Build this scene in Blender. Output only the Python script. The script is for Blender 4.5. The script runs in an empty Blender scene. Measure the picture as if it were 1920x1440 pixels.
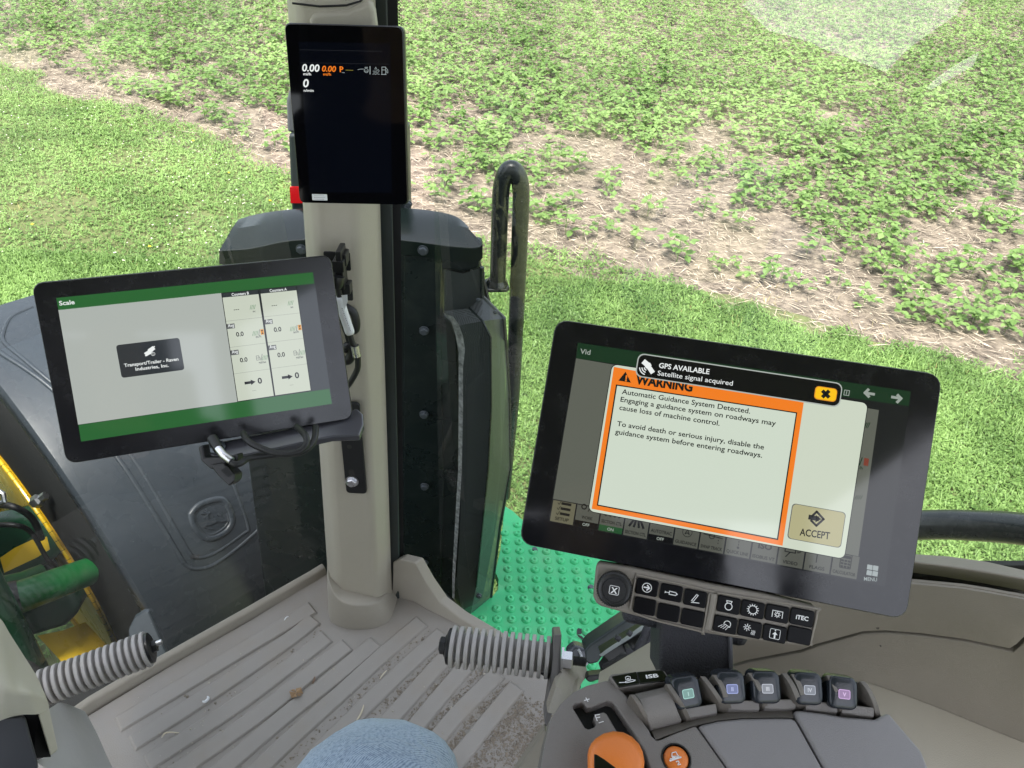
import bpy, bmesh, math, random
import numpy as np
from mathutils import Matrix, Vector

random.seed(7)
rng = np.random.default_rng(7)
SC = bpy.context.scene
COL = SC.collection

# ------------------------------------------------------------------ camera
FOC, PITCH, ROLL, EYE = 1450.0, math.radians(38.0), math.radians(3.0), 1.2
GROUND = -1.6
_u0 = np.array([0, math.sin(PITCH), math.cos(PITCH)])
CW = np.array([0, math.cos(PITCH), -math.sin(PITCH)])
CR = math.cos(ROLL) * np.array([1.0, 0, 0]) + math.sin(ROLL) * _u0
CU = -math.sin(ROLL) * np.array([1.0, 0, 0]) + math.cos(ROLL) * _u0
CC = np.array([0, 0, EYE])
cam_data = bpy.data.cameras.new("camera")
cam = bpy.data.objects.new("camera", cam_data)
COL.objects.link(cam)
cam.matrix_world = Matrix(((CR[0], CU[0], -CW[0], CC[0]), (CR[1], CU[1], -CW[1], CC[1]),
                           (CR[2], CU[2], -CW[2], CC[2]), (0, 0, 0, 1)))
cam_data.sensor_fit = 'HORIZONTAL'
cam_data.sensor_width = 36.0
cam_data.lens = 36.0 * FOC / 1920.0
cam_data.clip_start = 0.02
cam_data.clip_end = 1500.0
SC.camera = cam

# ------------------------------------------------------------------ light
SUN_EL, SUN_AZ = math.radians(68), math.radians(192)      # azimuth clockwise from +Y
world = bpy.data.worlds.new("World")
SC.world = world
world.use_nodes = True
wn = world.node_tree.nodes
sky = wn.new("ShaderNodeTexSky")
sky.sky_type = 'NISHITA'
sky.sun_disc = False
sky.sun_elevation = SUN_EL
sky.sun_rotation = SUN_AZ
sky.air_density = 1.0
sky.dust_density = 3.0
sky.ozone_density = 1.0
hs = wn.new("ShaderNodeHueSaturation")          # thin white cloud takes the blue out of the sky
hs.inputs["Saturation"].default_value = 0.42
world.node_tree.links.new(sky.outputs[0], hs.inputs["Color"])
world.node_tree.links.new(hs.outputs[0], wn["Background"].inputs[0])
wn["Background"].inputs[1].default_value = 0.15
sun_d = bpy.data.lights.new("sun", 'SUN')
sun_d.energy = 2.2
sun_d.angle = math.radians(14)
sun_d.color = (1.0, 0.96, 0.9)
sun = bpy.data.objects.new("sun", sun_d)
COL.objects.link(sun)
_sd = Vector((math.sin(SUN_AZ) * math.cos(SUN_EL), math.cos(SUN_AZ) * math.cos(SUN_EL), math.sin(SUN_EL)))
sun.rotation_euler = _sd.to_track_quat('Z', 'Y').to_euler()
sun.location = _sd * 30
SC.view_settings.view_transform = 'Standard'
SC.view_settings.look = 'None'
SC.view_settings.gamma = 1.0
SC.view_settings.use_curve_mapping = False
EXPO = 1.75
SC.view_settings.exposure = EXPO
SC.render.engine = 'CYCLES'
SC.cycles.use_denoising = True
SC.cycles.max_bounces = 8
SC.cycles.transparent_max_bounces = 12
SC.cycles.caustics_reflective = False
SC.cycles.caustics_refractive = False
SC.cycles.sample_clamp_indirect = 6.0

# ------------------------------------------------------------------ geometry helpers
def ray(px, py):
    return CW + CR * (px - 960) / FOC - CU * (py - 720) / FOC
def dep(px, py, d):
    return CC + d * ray(px, py)
def onplane(px, py, n, p0):
    n = np.asarray(n, float); r = ray(px, py)
    return CC + ((np.asarray(p0, float) - CC) @ n) / (n @ r) * r
def onz(px, py, z):
    return onplane(px, py, (0, 0, 1), (0, 0, z))
def nrm(v):
    v = np.asarray(v, float)
    return v / np.linalg.norm(v)

class Fr:
    """A local frame: origin, x right, y up, z towards the viewer."""
    def __init__(s, o, x, y):
        s.o = np.asarray(o, float); s.x = nrm(x); s.z = nrm(np.cross(s.x, y)); s.y = np.cross(s.z, s.x)
    def p(s, u, v, h=0.0):
        return s.o + u * s.x + v * s.y + h * s.z
    def l(s, px, py, h=0.0):
        q = onplane(px, py, s.z, s.o + h * s.z) - s.o
        return float(q @ s.x), float(q @ s.y)
    def q(s, px, py, h=0.0):
        return onplane(px, py, s.z, s.o + h * s.z)
    def moved(s, u=0, v=0, h=0, rot=0.0):
        c, n = math.cos(rot), math.sin(rot)
        return Fr(s.p(u, v, h), c * s.x + n * s.y, -n * s.x + c * s.y)

def quad_frame(q, width):
    """The frame of a flat rectangle seen at the four corners q (TL TR BR BL), of real width `width`; also its size."""
    r = [np.array([(x - 960) / FOC, -(y - 720) / FOC, -1.0]) for x, y in q]
    d = np.linalg.solve(np.stack([r[1], -r[2], r[3]], 1), r[0])
    P = [r[0], d[0] * r[1], d[1] * r[2], d[2] * r[3]]
    s = width / np.linalg.norm(P[1] - P[0])
    P = [CC + s * (p[0] * CR + p[1] * CU - p[2] * CW) for p in P]
    return Fr(P[0], P[1] - P[0], P[0] - P[3]), width, float(np.linalg.norm(P[3] - P[0]))

class MB:
    def __init__(s):
        s.v, s.f = [], []
    def add(s, vs, fs):
        b = len(s.v)
        s.v.extend([tuple(map(float, p)) for p in vs]); s.f.extend([tuple(b + i for i in f) for f in fs])
        return s
    def flat(s, pts):
        return s.add(pts, [tuple(range(len(pts)))])
    def loft(s, rings, closed=True, caps=True):
        n = len(rings[0]); vs = [p for r in rings for p in r]; fs = []
        for i in range(len(rings) - 1):
            for j in range(n if closed else n - 1):
                k = (j + 1) % n
                fs.append((i * n + j, i * n + k, (i + 1) * n + k, (i + 1) * n + j))
        if closed and caps:
            fs.append(tuple(reversed(range(n)))); fs.append(tuple((len(rings) - 1) * n + j for j in range(n)))
        return s.add(vs, fs)
    def prism(s, pts, vec):
        vec = np.asarray(vec, float)
        return s.loft([[np.asarray(p) for p in pts], [np.asarray(p) + vec for p in pts]])
    def box(s, fr, u0, v0, h0, u1, v1, h1):
        return s.prism([fr.p(u0, v0, h0), fr.p(u1, v0, h0), fr.p(u1, v1, h0), fr.p(u0, v1, h0)], fr.z * (h1 - h0))
    def tube(s, path, r, seg=10, caps=True, closed=False, flatten=None):
        P = [np.asarray(p, float) for p in path]; n = len(P)
        rs = r if hasattr(r, '__len__') else [r] * n
        T = [nrm(P[(i + 1) % n if closed else min(i + 1, n - 1)] - P[(i - 1) % n if closed else max(i - 1, 0)]) for i in range(n)]
        a = np.array([0, 0, 1.0]) if abs(T[0][2]) < 0.9 else np.array([1.0, 0, 0])
        N = nrm(np.cross(T[0], a)); rings = []
        for i in range(n):
            N = nrm(N - (N @ T[i]) * T[i]); B = np.cross(T[i], N)
            rings.append([P[i] + rs[i] * (math.cos(t) * N + math.sin(t) * B) for t in np.linspace(0, 2 * math.pi, seg, endpoint=False)])
        if closed:
            rings.append(rings[0]); caps = False
        return s.loft(rings, True, caps)
    def lathe(s, o, axis, prof, seg=20, phase=0.0):
        o = np.asarray(o, float); axis = nrm(axis)
        a = np.array([0, 0, 1.0]) if abs(axis[2]) < 0.9 else np.array([1.0, 0, 0])
        N = nrm(np.cross(axis, a)); B = np.cross(axis, N)
        ring = lambda r, t: [o + axis * t + max(r, 1e-5) * (math.cos(k + phase) * N + math.sin(k + phase) * B) for k in np.linspace(0, 2 * math.pi, seg, endpoint=False)]
        return s.loft([ring(r, t) for r, t in prof])
    def grid(s, rows):
        return s.loft(rows, closed=False)
    def slab(s, rows, vec):
        """An open grid of points given thickness along vec."""
        vec = np.asarray(vec, float); n, m = len(rows), len(rows[0])
        vs = [np.asarray(p) for r in rows for p in r]; vs += [p + vec for p in vs]; k = n * m; fs = []
        for i in range(n - 1):
            for j in range(m - 1):
                a, b, c, d = i * m + j, i * m + j + 1, (i + 1) * m + j + 1, (i + 1) * m + j
                fs += [(a, b, c, d), (k + d, k + c, k + b, k + a)]
        e = [j for j in range(m)] + [i * m + m - 1 for i in range(1, n)] + [(n - 1) * m + j for j in range(m - 2, -1, -1)] + [i * m for i in range(n - 2, 0, -1)]
        for a, b in zip(e, e[1:] + e[:1]):
            fs.append((b, a, k + a, k + b))
        return s.add(vs, fs)
    def mesh(s, name, off=(0, 0, 0), fix=True):
        me = bpy.data.meshes.new(name)
        o = np.asarray(off, float)
        me.from_pydata([tuple(np.asarray(p) - o) for p in s.v], [], s.f)
        if fix:
            bm = bmesh.new(); bm.from_mesh(me)
            bmesh.ops.recalc_face_normals(bm, faces=bm.faces)
            bm.to_mesh(me); bm.free()
        return me

ORG = {}
def setp(o, label=None, cat=None, group=None, kind=None):
    for k, v in (('label', label), ('category', cat), ('group', group), ('kind', kind)):
        if v:
            o[k] = v
    return o
def thing(name, label, cat, loc=(0, 0, 0), group=None):
    o = bpy.data.objects.new(name, None)
    o.empty_display_size = 0.05
    o.location = tuple(map(float, loc)); COL.objects.link(o)
    ORG[o.name] = np.asarray(loc, float)
    return setp(o, label, cat, group)
def part(name, mb, material, parent=None, bevel=0.0, seg=2, smooth=True, ang=38, label=None, fix=True):
    off = ORG[parent.name] if parent is not None else np.zeros(3)
    me = mb.mesh(name, off, fix) if isinstance(mb, MB) else mb
    o = bpy.data.objects.new(name, me)
    COL.objects.link(o)
    o.parent = parent
    ORG[o.name] = off
    if material is not None and not me.materials:
        me.materials.append(material)
    if smooth:
        me.polygons.foreach_set("use_smooth", [True] * len(me.polygons))
        me.set_sharp_from_angle(angle=math.radians(ang))
    if bevel:
        m = o.modifiers.new("bevel", 'BEVEL'); m.width = bevel; m.segments = seg; m.limit_method = 'ANGLE'
        m.angle_limit = math.radians(35); m.harden_normals = True
    if label:
        o['label'] = label
    return o

def rr_pts(u0, v0, u1, v1, r, n=5):
    u0, u1 = min(u0, u1), max(u0, u1); v0, v1 = min(v0, v1), max(v0, v1)
    out = []
    for cx, cy, a in ((u1 - r, v1 - r, 0), (u0 + r, v1 - r, 90), (u0 + r, v0 + r, 180), (u1 - r, v0 + r, 270)):
        for k in range(n + 1):
            t = math.radians(a + 90 * k / n); out.append((cx + r * math.cos(t), cy + r * math.sin(t)))
    return out
def rr(mb, fr, u0, v0, u1, v1, r, h, thick=0.0):
    pts = [fr.p(u, v, h) for u, v in rr_pts(u0, v0, u1, v1, max(r, 1e-5), 4)]
    return mb.prism(pts, -fr.z * thick) if thick else mb.flat(pts)
def rrpx(mb, fr, a, b, r, h, thick=0.0):
    u0, v0 = fr.l(*a, h); u1, v1 = fr.l(*b, h)
    return rr(mb, fr, u0, v0, u1, v1, r, h, thick)
def rring(mb, fr, u0, v0, u1, v1, r, w, h):
    o = rr_pts(u0, v0, u1, v1, r); i = rr_pts(min(u0, u1) + w, min(v0, v1) + w, max(u0, u1) - w, max(v0, v1) - w, max(r - w, 1e-4))
    n = len(o)
    return mb.add([fr.p(u, v, h) for u, v in o + i], [(k, (k + 1) % n, n + (k + 1) % n, n + k) for k in range(n)])
def disc(mb, fr, u, v, r, h, n=20, ry=None):
    return mb.flat([fr.p(u + r * math.cos(t), v + (ry or r) * math.sin(t), h) for t in np.linspace(0, 2 * math.pi, n, endpoint=False)])
def ring(mb, fr, u, v, r, w, h, n=24, a0=0, a1=360):
    full = abs(a1 - a0) >= 360
    ts = np.radians(np.linspace(a0, a1, n, endpoint=not full)); m = len(ts)
    vs = [fr.p(u + q * math.cos(t), v + q * math.sin(t), h) for q in (r, r - w) for t in ts]
    return mb.add(vs, [(k, (k + 1) % m, m + (k + 1) % m, m + k) for k in range(m if full else m - 1)])
def stroke(mb, fr, pts, w, h):
    """A flat line of width w through local points."""
    for (a, b) in zip(pts, pts[1:]):
        a = np.asarray(a, float); b = np.asarray(b, float); d = b - a; L = np.linalg.norm(d)
        if L < 1e-7:
            continue
        d /= L; n = np.array([-d[1], d[0]]) * w / 2; e = d * w * 0.35
        q = [a - e + n, b + e + n, b + e - n, a - e - n]
        mb.flat([fr.p(x, y, h) for x, y in q])
    return mb
def poly(mb, fr, pts, h, thick=0.0):
    P = [fr.p(u, v, h) for u, v in pts]
    return mb.prism(P, -fr.z * thick) if thick else mb.flat(P)
def icon(fr, u, v, s, h):
    return Fr(fr.p(u, v, h), fr.x, fr.y), s

_TX = {}
def text_mesh(s, bold, shear):
    k = (s, bold, shear)
    if k not in _TX:
        cu = bpy.data.curves.new("t", 'FONT'); cu.body = s; cu.size = 1.0; cu.offset = bold * 1.5; cu.shear = shear; cu.resolution_u = 3
        o = bpy.data.objects.new("t", cu); COL.objects.link(o)
        dg = bpy.context.evaluated_depsgraph_get(); dg.update()
        me = bpy.data.meshes.new_from_object(o.evaluated_get(dg))
        v = np.empty(len(me.vertices) * 3); me.vertices.foreach_get("co", v)
        _TX[k] = (v.reshape(-1, 3)[:, :2].copy(), [tuple(p.vertices) for p in me.polygons])
        bpy.data.objects.remove(o); bpy.data.curves.remove(cu); bpy.data.meshes.remove(me)
    return _TX[k]
def text_uv(mb, fr, s, u, v, cap, width=None, h=0.001, bold=0.012, shear=0.0, ang=0.0, align='l', dv=0.0):
    V, Fs = text_mesh(s, bold, shear)
    V = V.copy(); x0, x1 = V[:, 0].min(), V[:, 0].max()
    sy = cap / 0.73; sx = (width / (x1 - x0)) if width else sy
    V[:, 0] = (V[:, 0] - x0) * sx; V[:, 1] *= sy
    w = (x1 - x0) * sx
    if align == 'c':
        V[:, 0] -= w / 2
    c, n = math.cos(ang), math.sin(ang)
    pts = [fr.p(u + c * a - n * b, v + n * a + c * b, h) for a, b in V]
    mb.add(pts, Fs)
    return w
def text_px(mb, fr, s, a, b, cap_px, h=0.001, bold=0.012, shear=0.0):
    """Text whose baseline runs between the image points a and b on this frame's surface."""
    ua, va = fr.l(*a, h); ub, vb = fr.l(*b, h)
    L = math.hypot(ub - ua, vb - va); k = L / math.hypot(b[0] - a[0], b[1] - a[1])
    return text_uv(mb, fr, s, ua, va, cap_px * k, L, h, bold, shear, math.atan2(vb - va, ub - ua))

# ------------------------------------------------------------------ materials
def _mat(name):
    m = bpy.data.materials.new(name); m.use_nodes = True
    nt = m.node_tree; b = nt.nodes["Principled BSDF"]
    return m, nt, b
def mat(name, col, rough=0.5, metal=0.0, spec=0.5, bump=0.0, bscale=400.0, var=0.0, vscale=6.0, rvar=0.0, coat=0.0, dust=0.0, dcol=(0.42, 0.38, 0.32), dscale=9.0, detail=4.0):
    m, nt, b = _mat(name); N, L = nt.nodes, nt.links
    b.inputs["Base Color"].default_value = (*col, 1); b.inputs["Roughness"].default_value = rough
    b.inputs["Metallic"].default_value = metal; b.inputs["Specular IOR Level"].default_value = spec
    b.inputs["Coat Weight"].default_value = coat; b.inputs["Coat Roughness"].default_value = 0.1
    co = N.new("ShaderNodeNewGeometry").outputs["Position"]
    cur = None
    if var:
        t = N.new("ShaderNodeTexNoise"); t.inputs["Scale"].default_value = vscale; t.inputs["Detail"].default_value = detail
        L.new(co, t.inputs["Vector"])
        mx = N.new("ShaderNodeMix"); mx.data_type = 'RGBA'
        mx.inputs[6].default_value = (*[c * (1 - var) for c in col], 1); mx.inputs[7].default_value = (*[min(1, c * (1 + var)) for c in col], 1)
        L.new(t.outputs["Fac"], mx.inputs[0]); cur = mx.outputs[2]
    if dust:
        t = N.new("ShaderNodeTexNoise"); t.inputs["Scale"].default_value = dscale; t.inputs["Detail"].default_value = 8; t.inputs["Roughness"].default_value = 0.7
        L.new(co, t.inputs["Vector"])
        r = N.new("ShaderNodeMapRange"); r.inputs[1].default_value = 0.48; r.inputs[2].default_value = 0.72; r.inputs[4].default_value = dust
        L.new(t.outputs["Fac"], r.inputs[0])
        mx = N.new("ShaderNodeMix"); mx.data_type = 'RGBA'; mx.inputs[7].default_value = (*dcol, 1)
        if cur is not None: L.new(cur, mx.inputs[6])
        else: mx.inputs[6].default_value = (*col, 1)
        L.new(r.outputs[0], mx.inputs[0]); cur = mx.outputs[2]
    if cur is not None:
        L.new(cur, b.inputs["Base Color"])
    if rvar:
        t = N.new("ShaderNodeTexNoise"); t.inputs["Scale"].default_value = 14; t.inputs["Detail"].default_value = 6
        L.new(co, t.inputs["Vector"])
        r = N.new("ShaderNodeMapRange"); r.inputs[1].default_value = .3; r.inputs[2].default_value = .7
        r.inputs[3].default_value = max(0.02, rough - rvar); r.inputs[4].default_value = min(1, rough + rvar)
        L.new(t.outputs["Fac"], r.inputs[0]); L.new(r.outputs[0], b.inputs["Roughness"])
    if bump:
        t = N.new("ShaderNodeTexNoise"); t.inputs["Scale"].default_value = bscale; t.inputs["Detail"].default_value = 2
        L.new(co, t.inputs["Vector"])
        bp = N.new("ShaderNodeBump"); bp.inputs["Strength"].default_value = bump; bp.inputs["Distance"].default_value = 0.002
        L.new(t.outputs["Fac"], bp.inputs["Height"]); L.new(bp.outputs[0], b.inputs["Normal"])
    return m
def em(name, col, strength=1.0, rough=0.07):
    """A lit pixel area of a screen, under its glossy cover glass."""
    m, nt, b = _mat(name)
    b.inputs["Base Color"].default_value = (0.01, 0.01, 0.01, 1); b.inputs["Roughness"].default_value = rough
    b.inputs["Emission Color"].default_value = (*col, 1); b.inputs["Emission Strength"].default_value = strength * 2 ** -EXPO
    return m
def srgb(r, g, b):
    f = lambda c: ((c / 255 + 0.055) / 1.055) ** 2.4 if c > 10 else c / 255 / 12.92
    return (f(r), f(g), f(b))

TAN = mat("tan_trim_plastic", (0.43, 0.395, 0.325), 0.5, bump=0.3, bscale=900, var=0.08, vscale=5, rvar=0.08, dust=0.12, dcol=(.34, .31, .26), dscale=14)
GREYTAN = mat("grey_tan_trim_plastic", (0.25, 0.222, 0.18), 0.48, bump=0.3, bscale=900, var=0.08, vscale=5, rvar=0.08, dust=0.12, dcol=(.33, .30, .25), dscale=10)
MATG = mat("floor_mat_rubber", (0.315, 0.292, 0.266), 0.62, bump=0.35, bscale=700, var=0.12, vscale=5, dust=0.6, dcol=(0.31, 0.265, 0.21), dscale=7)
LIPG = mat("mat_lip_rubber", (0.345, 0.315, 0.265), 0.5, bump=0.25, bscale=800, var=0.08, vscale=6, dust=0.3, dcol=(.4,.37,.32), dscale=15)
RUBBER = mat("peg_rubber", (0.38, 0.36, 0.35), 0.6, bump=0.3, bscale=600, var=0.12, vscale=20, dust=0.35, dscale=18)
CONSOLE = mat("console_plastic", (0.19, 0.175, 0.163), 0.42, bump=0.35, bscale=1300, var=0.06, vscale=6, rvar=0.07, dust=0.1, dcol=(.3, .28, .25), dscale=30)
PALM = mat("palm_rest_plastic", (0.225, 0.213, 0.213), 0.4, bump=0.3, bscale=1500, var=0.04, vscale=6)
CONSHOUSE = mat("brown_grey_plastic", (0.15, 0.135, 0.118), 0.45, bump=0.3, bscale=1300, var=0.05)
KEYBAR = mat("button_bar_plastic", (0.22, 0.195, 0.165), 0.42, bump=0.25, bscale=1300, var=0.04)
BLACKP = mat("black_plastic", (0.012, 0.012, 0.013), 0.38, bump=0.15, bscale=900)
MATBLACK = mat("matt_black", (0.006, 0.006, 0.007), 0.7)
DARKGREY = mat("dark_grey_plastic", (0.035, 0.035, 0.042), 0.5, bump=0.8, bscale=700)
SLATE = mat("slate_painted_metal", (0.03, 0.04, 0.042), 0.4, var=0.1, rvar=0.1)
BEZEL = mat("bezel_glass", (0.008, 0.008, 0.010), 0.10, spec=0.5, rvar=0.05, dust=0.04, dcol=(.3, .3, .3), dscale=45)
BEZELMATT = mat("bezel_matt_glass", (0.010, 0.010, 0.012), 0.22, spec=0.55, rvar=0.05, dust=0.04, dcol=(.3, .3, .3), dscale=45)
KEY = mat("black_key", (0.005, 0.005, 0.006), 0.3, spec=0.12)
GLOSSKEY = mat("gloss_black_key", (0.006, 0.008, 0.006), 0.08)
STEEL = mat("zinc_steel", (0.6, 0.6, 0.62), 0.28, metal=1.0, rvar=0.1)
DULLBOLT = mat("coated_bolt", (0.09, 0.105, 0.12), 0.38, metal=0.3, rvar=0.1)
FENDER = mat("fender_plastic", (0.030, 0.037, 0.045), 0.27, bump=0.25, bscale=500, var=0.04, vscale=3, rvar=0.02, dust=0.05, dcol=(0.2, 0.2, 0.2), dscale=60)
GUARD = mat("dark_green_black_plastic", (0.012, 0.019, 0.019), 0.28, var=0.15, vscale=5, rvar=0.06, dust=0.12, dcol=(0.12, 0.13, 0.11), dscale=30)
CAPM = mat("guard_cap_plastic", (0.012, 0.02, 0.017), 0.16)
RAILM = mat("black_painted_tube", (0.012, 0.017, 0.018), 0.25, rvar=0.1, dust=0.25, dcol=(0.15, 0.15, 0.15), dscale=70)
GREENP = mat("green_paint", (0.010, 0.14, 0.036), 0.32, rvar=0.08, var=0.08, dust=0.15, dcol=(0.25, 0.28, 0.2), dscale=25)
STEPG = mat("green_step_paint", (0.045, 0.52, 0.20), 0.4, rvar=0.1, var=0.06, dust=0.4, dcol=(0.22, 0.38, 0.22), dscale=11)
DKGREEN = mat("dark_green_paint", (0.006, 0.05, 0.022), 0.3, rvar=0.1, var=0.15)
YELLOW = mat("yellow_paint", (0.72, 0.47, 0.015), 0.3, var=0.08, rvar=0.1)
TYRE = mat("tyre_rubber", (0.008, 0.009, 0.009), 0.8, spec=0.2, bump=0.3, bscale=120)
HOSE = mat("hose_rubber", (0.012, 0.012, 0.012), 0.5, bump=0.2, bscale=300)
ORANGE = mat("orange_plastic", (0.75, 0.205, 0.035), 0.38, bump=0.2, bscale=900)
REDREF = mat("red_reflector", (0.65, 0.01, 0.015), 0.2)
WHITEP = mat("white_label", (0.75, 0.76, 0.78), 0.5)
INK = mat("black_ink", (0.01, 0.01, 0.01), 0.5)
WINK = mat("white_ink", (0.8, 0.8, 0.8), 0.5)
FOIL = mat("heat_shield_foil", (0.5, 0.53, 0.53), 0.35, metal=0.2, bump=1.0, bscale=160, var=0.97, vscale=130, detail=1)
LEVER = mat("lever_cap_plastic", (0.022, 0.026, 0.033), 0.2, bump=0.1, bscale=900)
LTAN = mat("light_tan_plastic", (0.56, 0.52, 0.43), 0.5, bump=0.2, bscale=900, var=0.04, vscale=4)
FOOTG = mat("foot_cover_plastic", (0.40, 0.39, 0.375), 0.5, bump=0.3, bscale=700, var=0.1, vscale=8, dust=0.4, dcol=(.5,.48,.44), dscale=20)
HEAD = mat("headliner", (0.30, 0.29, 0.27), 0.85, bump=0.4, bscale=300)

def glass_mat(name, tint=(0.93, 0.96, 0.94)):
    m = bpy.data.materials.new(name); m.use_nodes = True
    nt = m.node_tree; N, L = nt.nodes, nt.links
    N.remove(N["Principled BSDF"])
    lw = N.new("ShaderNodeLayerWeight"); lw.inputs[0].default_value = 0.5
    p = N.new("ShaderNodeMath"); p.operation = 'POWER'; p.inputs[1].default_value = 5
    L.new(lw.outputs["Facing"], p.inputs[0])
    r = N.new("ShaderNodeMapRange"); r.inputs[3].default_value = 0.095; r.inputs[4].default_value = 1.0
    L.new(p.outputs[0], r.inputs[0])
    t = N.new("ShaderNodeBsdfTransparent"); t.inputs[0].default_value = (*tint, 1)
    g = N.new("ShaderNodeBsdfGlossy"); g.inputs["Roughness"].default_value = 0.0
    mx = N.new("ShaderNodeMixShader")
    L.new(r.outputs[0], mx.inputs[0]); L.new(t.outputs[0], mx.inputs[1]); L.new(g.outputs[0], mx.inputs[2])
    # dried specks of dust on the pane
    no = N.new("ShaderNodeTexVoronoi"); no.inputs["Scale"].default_value = 75
    n2 = N.new("ShaderNodeTexNoise"); gp = N.new("ShaderNodeNewGeometry").outputs["Position"]
    L.new(gp, no.inputs["Vector"]); L.new(gp, n2.inputs["Vector"])
    lt = N.new("ShaderNodeMath"); lt.operation = 'LESS_THAN'; lt.inputs[1].default_value = 0.045
    L.new(no.outputs["Distance"], lt.inputs[0])
    cmp_ = N.new("ShaderNodeSeparateColor"); L.new(no.outputs["Color"], cmp_.inputs[0])
    l2 = N.new("ShaderNodeMath"); l2.operation = 'LESS_THAN'; l2.inputs[1].default_value = 0.22; L.new(cmp_.outputs[0], l2.inputs[0])
    mu = N.new("ShaderNodeMath"); mu.operation = 'MULTIPLY'; L.new(lt.outputs[0], mu.inputs[0]); L.new(l2.outputs[0], mu.inputs[1])
    m3 = N.new("ShaderNodeMath"); m3.operation = 'MULTIPLY_ADD'; m3.inputs[1].default_value = 0.5; L.new(mu.outputs[0], m3.inputs[0])
    n2.inputs["Scale"].default_value = 2.2; n2.inputs["Detail"].default_value = 5; n2.inputs["Distortion"].default_value = 1.2
    sm = N.new("ShaderNodeMapRange"); sm.inputs[1].default_value = 0.45; sm.inputs[2].default_value = 0.75; sm.inputs[3].default_value = 0.004; sm.inputs[4].default_value = 0.028
    L.new(n2.outputs["Fac"], sm.inputs[0]); L.new(sm.outputs[0], m3.inputs[2])
    d = N.new("ShaderNodeBsdfDiffuse"); d.inputs[0].default_value = (0.6, 0.6, 0.58, 1)
    m2 = N.new("ShaderNodeMixShader"); L.new(m3.outputs[0], m2.inputs[0]); L.new(mx.outputs[0], m2.inputs[1]); L.new(d.outputs[0], m2.inputs[2])
    L.new(m2.outputs[0], N["Material Output"].inputs[0])
    return m
GLASS = glass_mat("cab_glass")

def screen_wire_mat(name):
    """Fine woven guard: wires with see-through holes, in the surface's own UV."""
    m, nt, b = _mat(name); N, L = nt.nodes, nt.links
    b.inputs["Base Color"].default_value = (0.075, 0.085, 0.085, 1); b.inputs["Roughness"].default_value = 0.35; b.inputs["Metallic"].default_value = 0.2
    uv = N.new("ShaderNodeUVMap"); sp = N.new("ShaderNodeSeparateXYZ"); L.new(uv.outputs[0], sp.inputs[0])
    outs = []
    for k in (0, 1):
        a = N.new("ShaderNodeMath"); a.operation = 'MULTIPLY'; a.inputs[1].default_value = 1 / 0.0019; L.new(sp.outputs[k], a.inputs[0])
        f = N.new("ShaderNodeMath"); f.operation = 'FRACT'; L.new(a.outputs[0], f.inputs[0])
        c = N.new("ShaderNodeMath"); c.operation = 'GREATER_THAN'; c.inputs[1].default_value = 0.60; L.new(f.outputs[0], c.inputs[0])
        outs.append(c)
    h = N.new("ShaderNodeMath"); h.operation = 'MULTIPLY'; L.new(outs[0].outputs[0], h.inputs[0]); L.new(outs[1].outputs[0], h.inputs[1])
    a = N.new("ShaderNodeMath"); a.operation = 'SUBTRACT'; a.inputs[0].default_value = 1.0; L.new(h.outputs[0], a.inputs[1])
    L.new(a.outputs[0], b.inputs["Alpha"])
    return m
WIRE = screen_wire_mat("woven_guard")

def leaf_mat(name, dark, light, trans=0.35, rough=0.5):
    m, nt, b = _mat(name); N, L = nt.nodes, nt.links
    at = N.new("ShaderNodeAttribute"); at.attribute_name = "tint"
    mx = N.new("ShaderNodeMix"); mx.data_type = 'RGBA'
    mx.inputs[6].default_value = (*dark, 1); mx.inputs[7].default_value = (*light, 1)
    L.new(at.outputs["Fac"], mx.inputs[0]); L.new(mx.outputs[2], b.inputs["Base Color"])
    b.inputs["Roughness"].default_value = rough; b.inputs["Specular IOR Level"].default_value = 0.35
    t = N.new("ShaderNodeBsdfTranslucent"); L.new(mx.outputs[2], t.inputs[0])
    s = N.new("ShaderNodeMixShader"); s.inputs[0].default_value = trans
    L.new(b.outputs[0], s.inputs[1]); L.new(t.outputs[0], s.inputs[2])
    L.new(s.outputs[0], N["Material Output"].inputs[0])
    return m
SOY = leaf_mat("soy_leaf", (0.12, 0.215, 0.05), (0.27, 0.40, 0.13))
TURF = leaf_mat("turf_leaf", (0.085, 0.165, 0.035), (0.275, 0.42, 0.125), 0.3)
STRAW = leaf_mat("straw", (0.18, 0.137, 0.10), (0.64, 0.54, 0.42), 0.1, 0.7)
DEADGRASS = leaf_mat("dead_grass", (0.26, 0.19, 0.08), (0.50, 0.42, 0.17), 0.25, 0.7)
PETAL = leaf_mat("clover_flower", (0.6, 0.55, 0.45), (0.8, 0.78, 0.7), 0.1, 0.7)
BUTTER = leaf_mat("yellow_flower", (0.7, 0.5, 0.02), (0.8, 0.6, 0.03), 0.1, 0.6)

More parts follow.
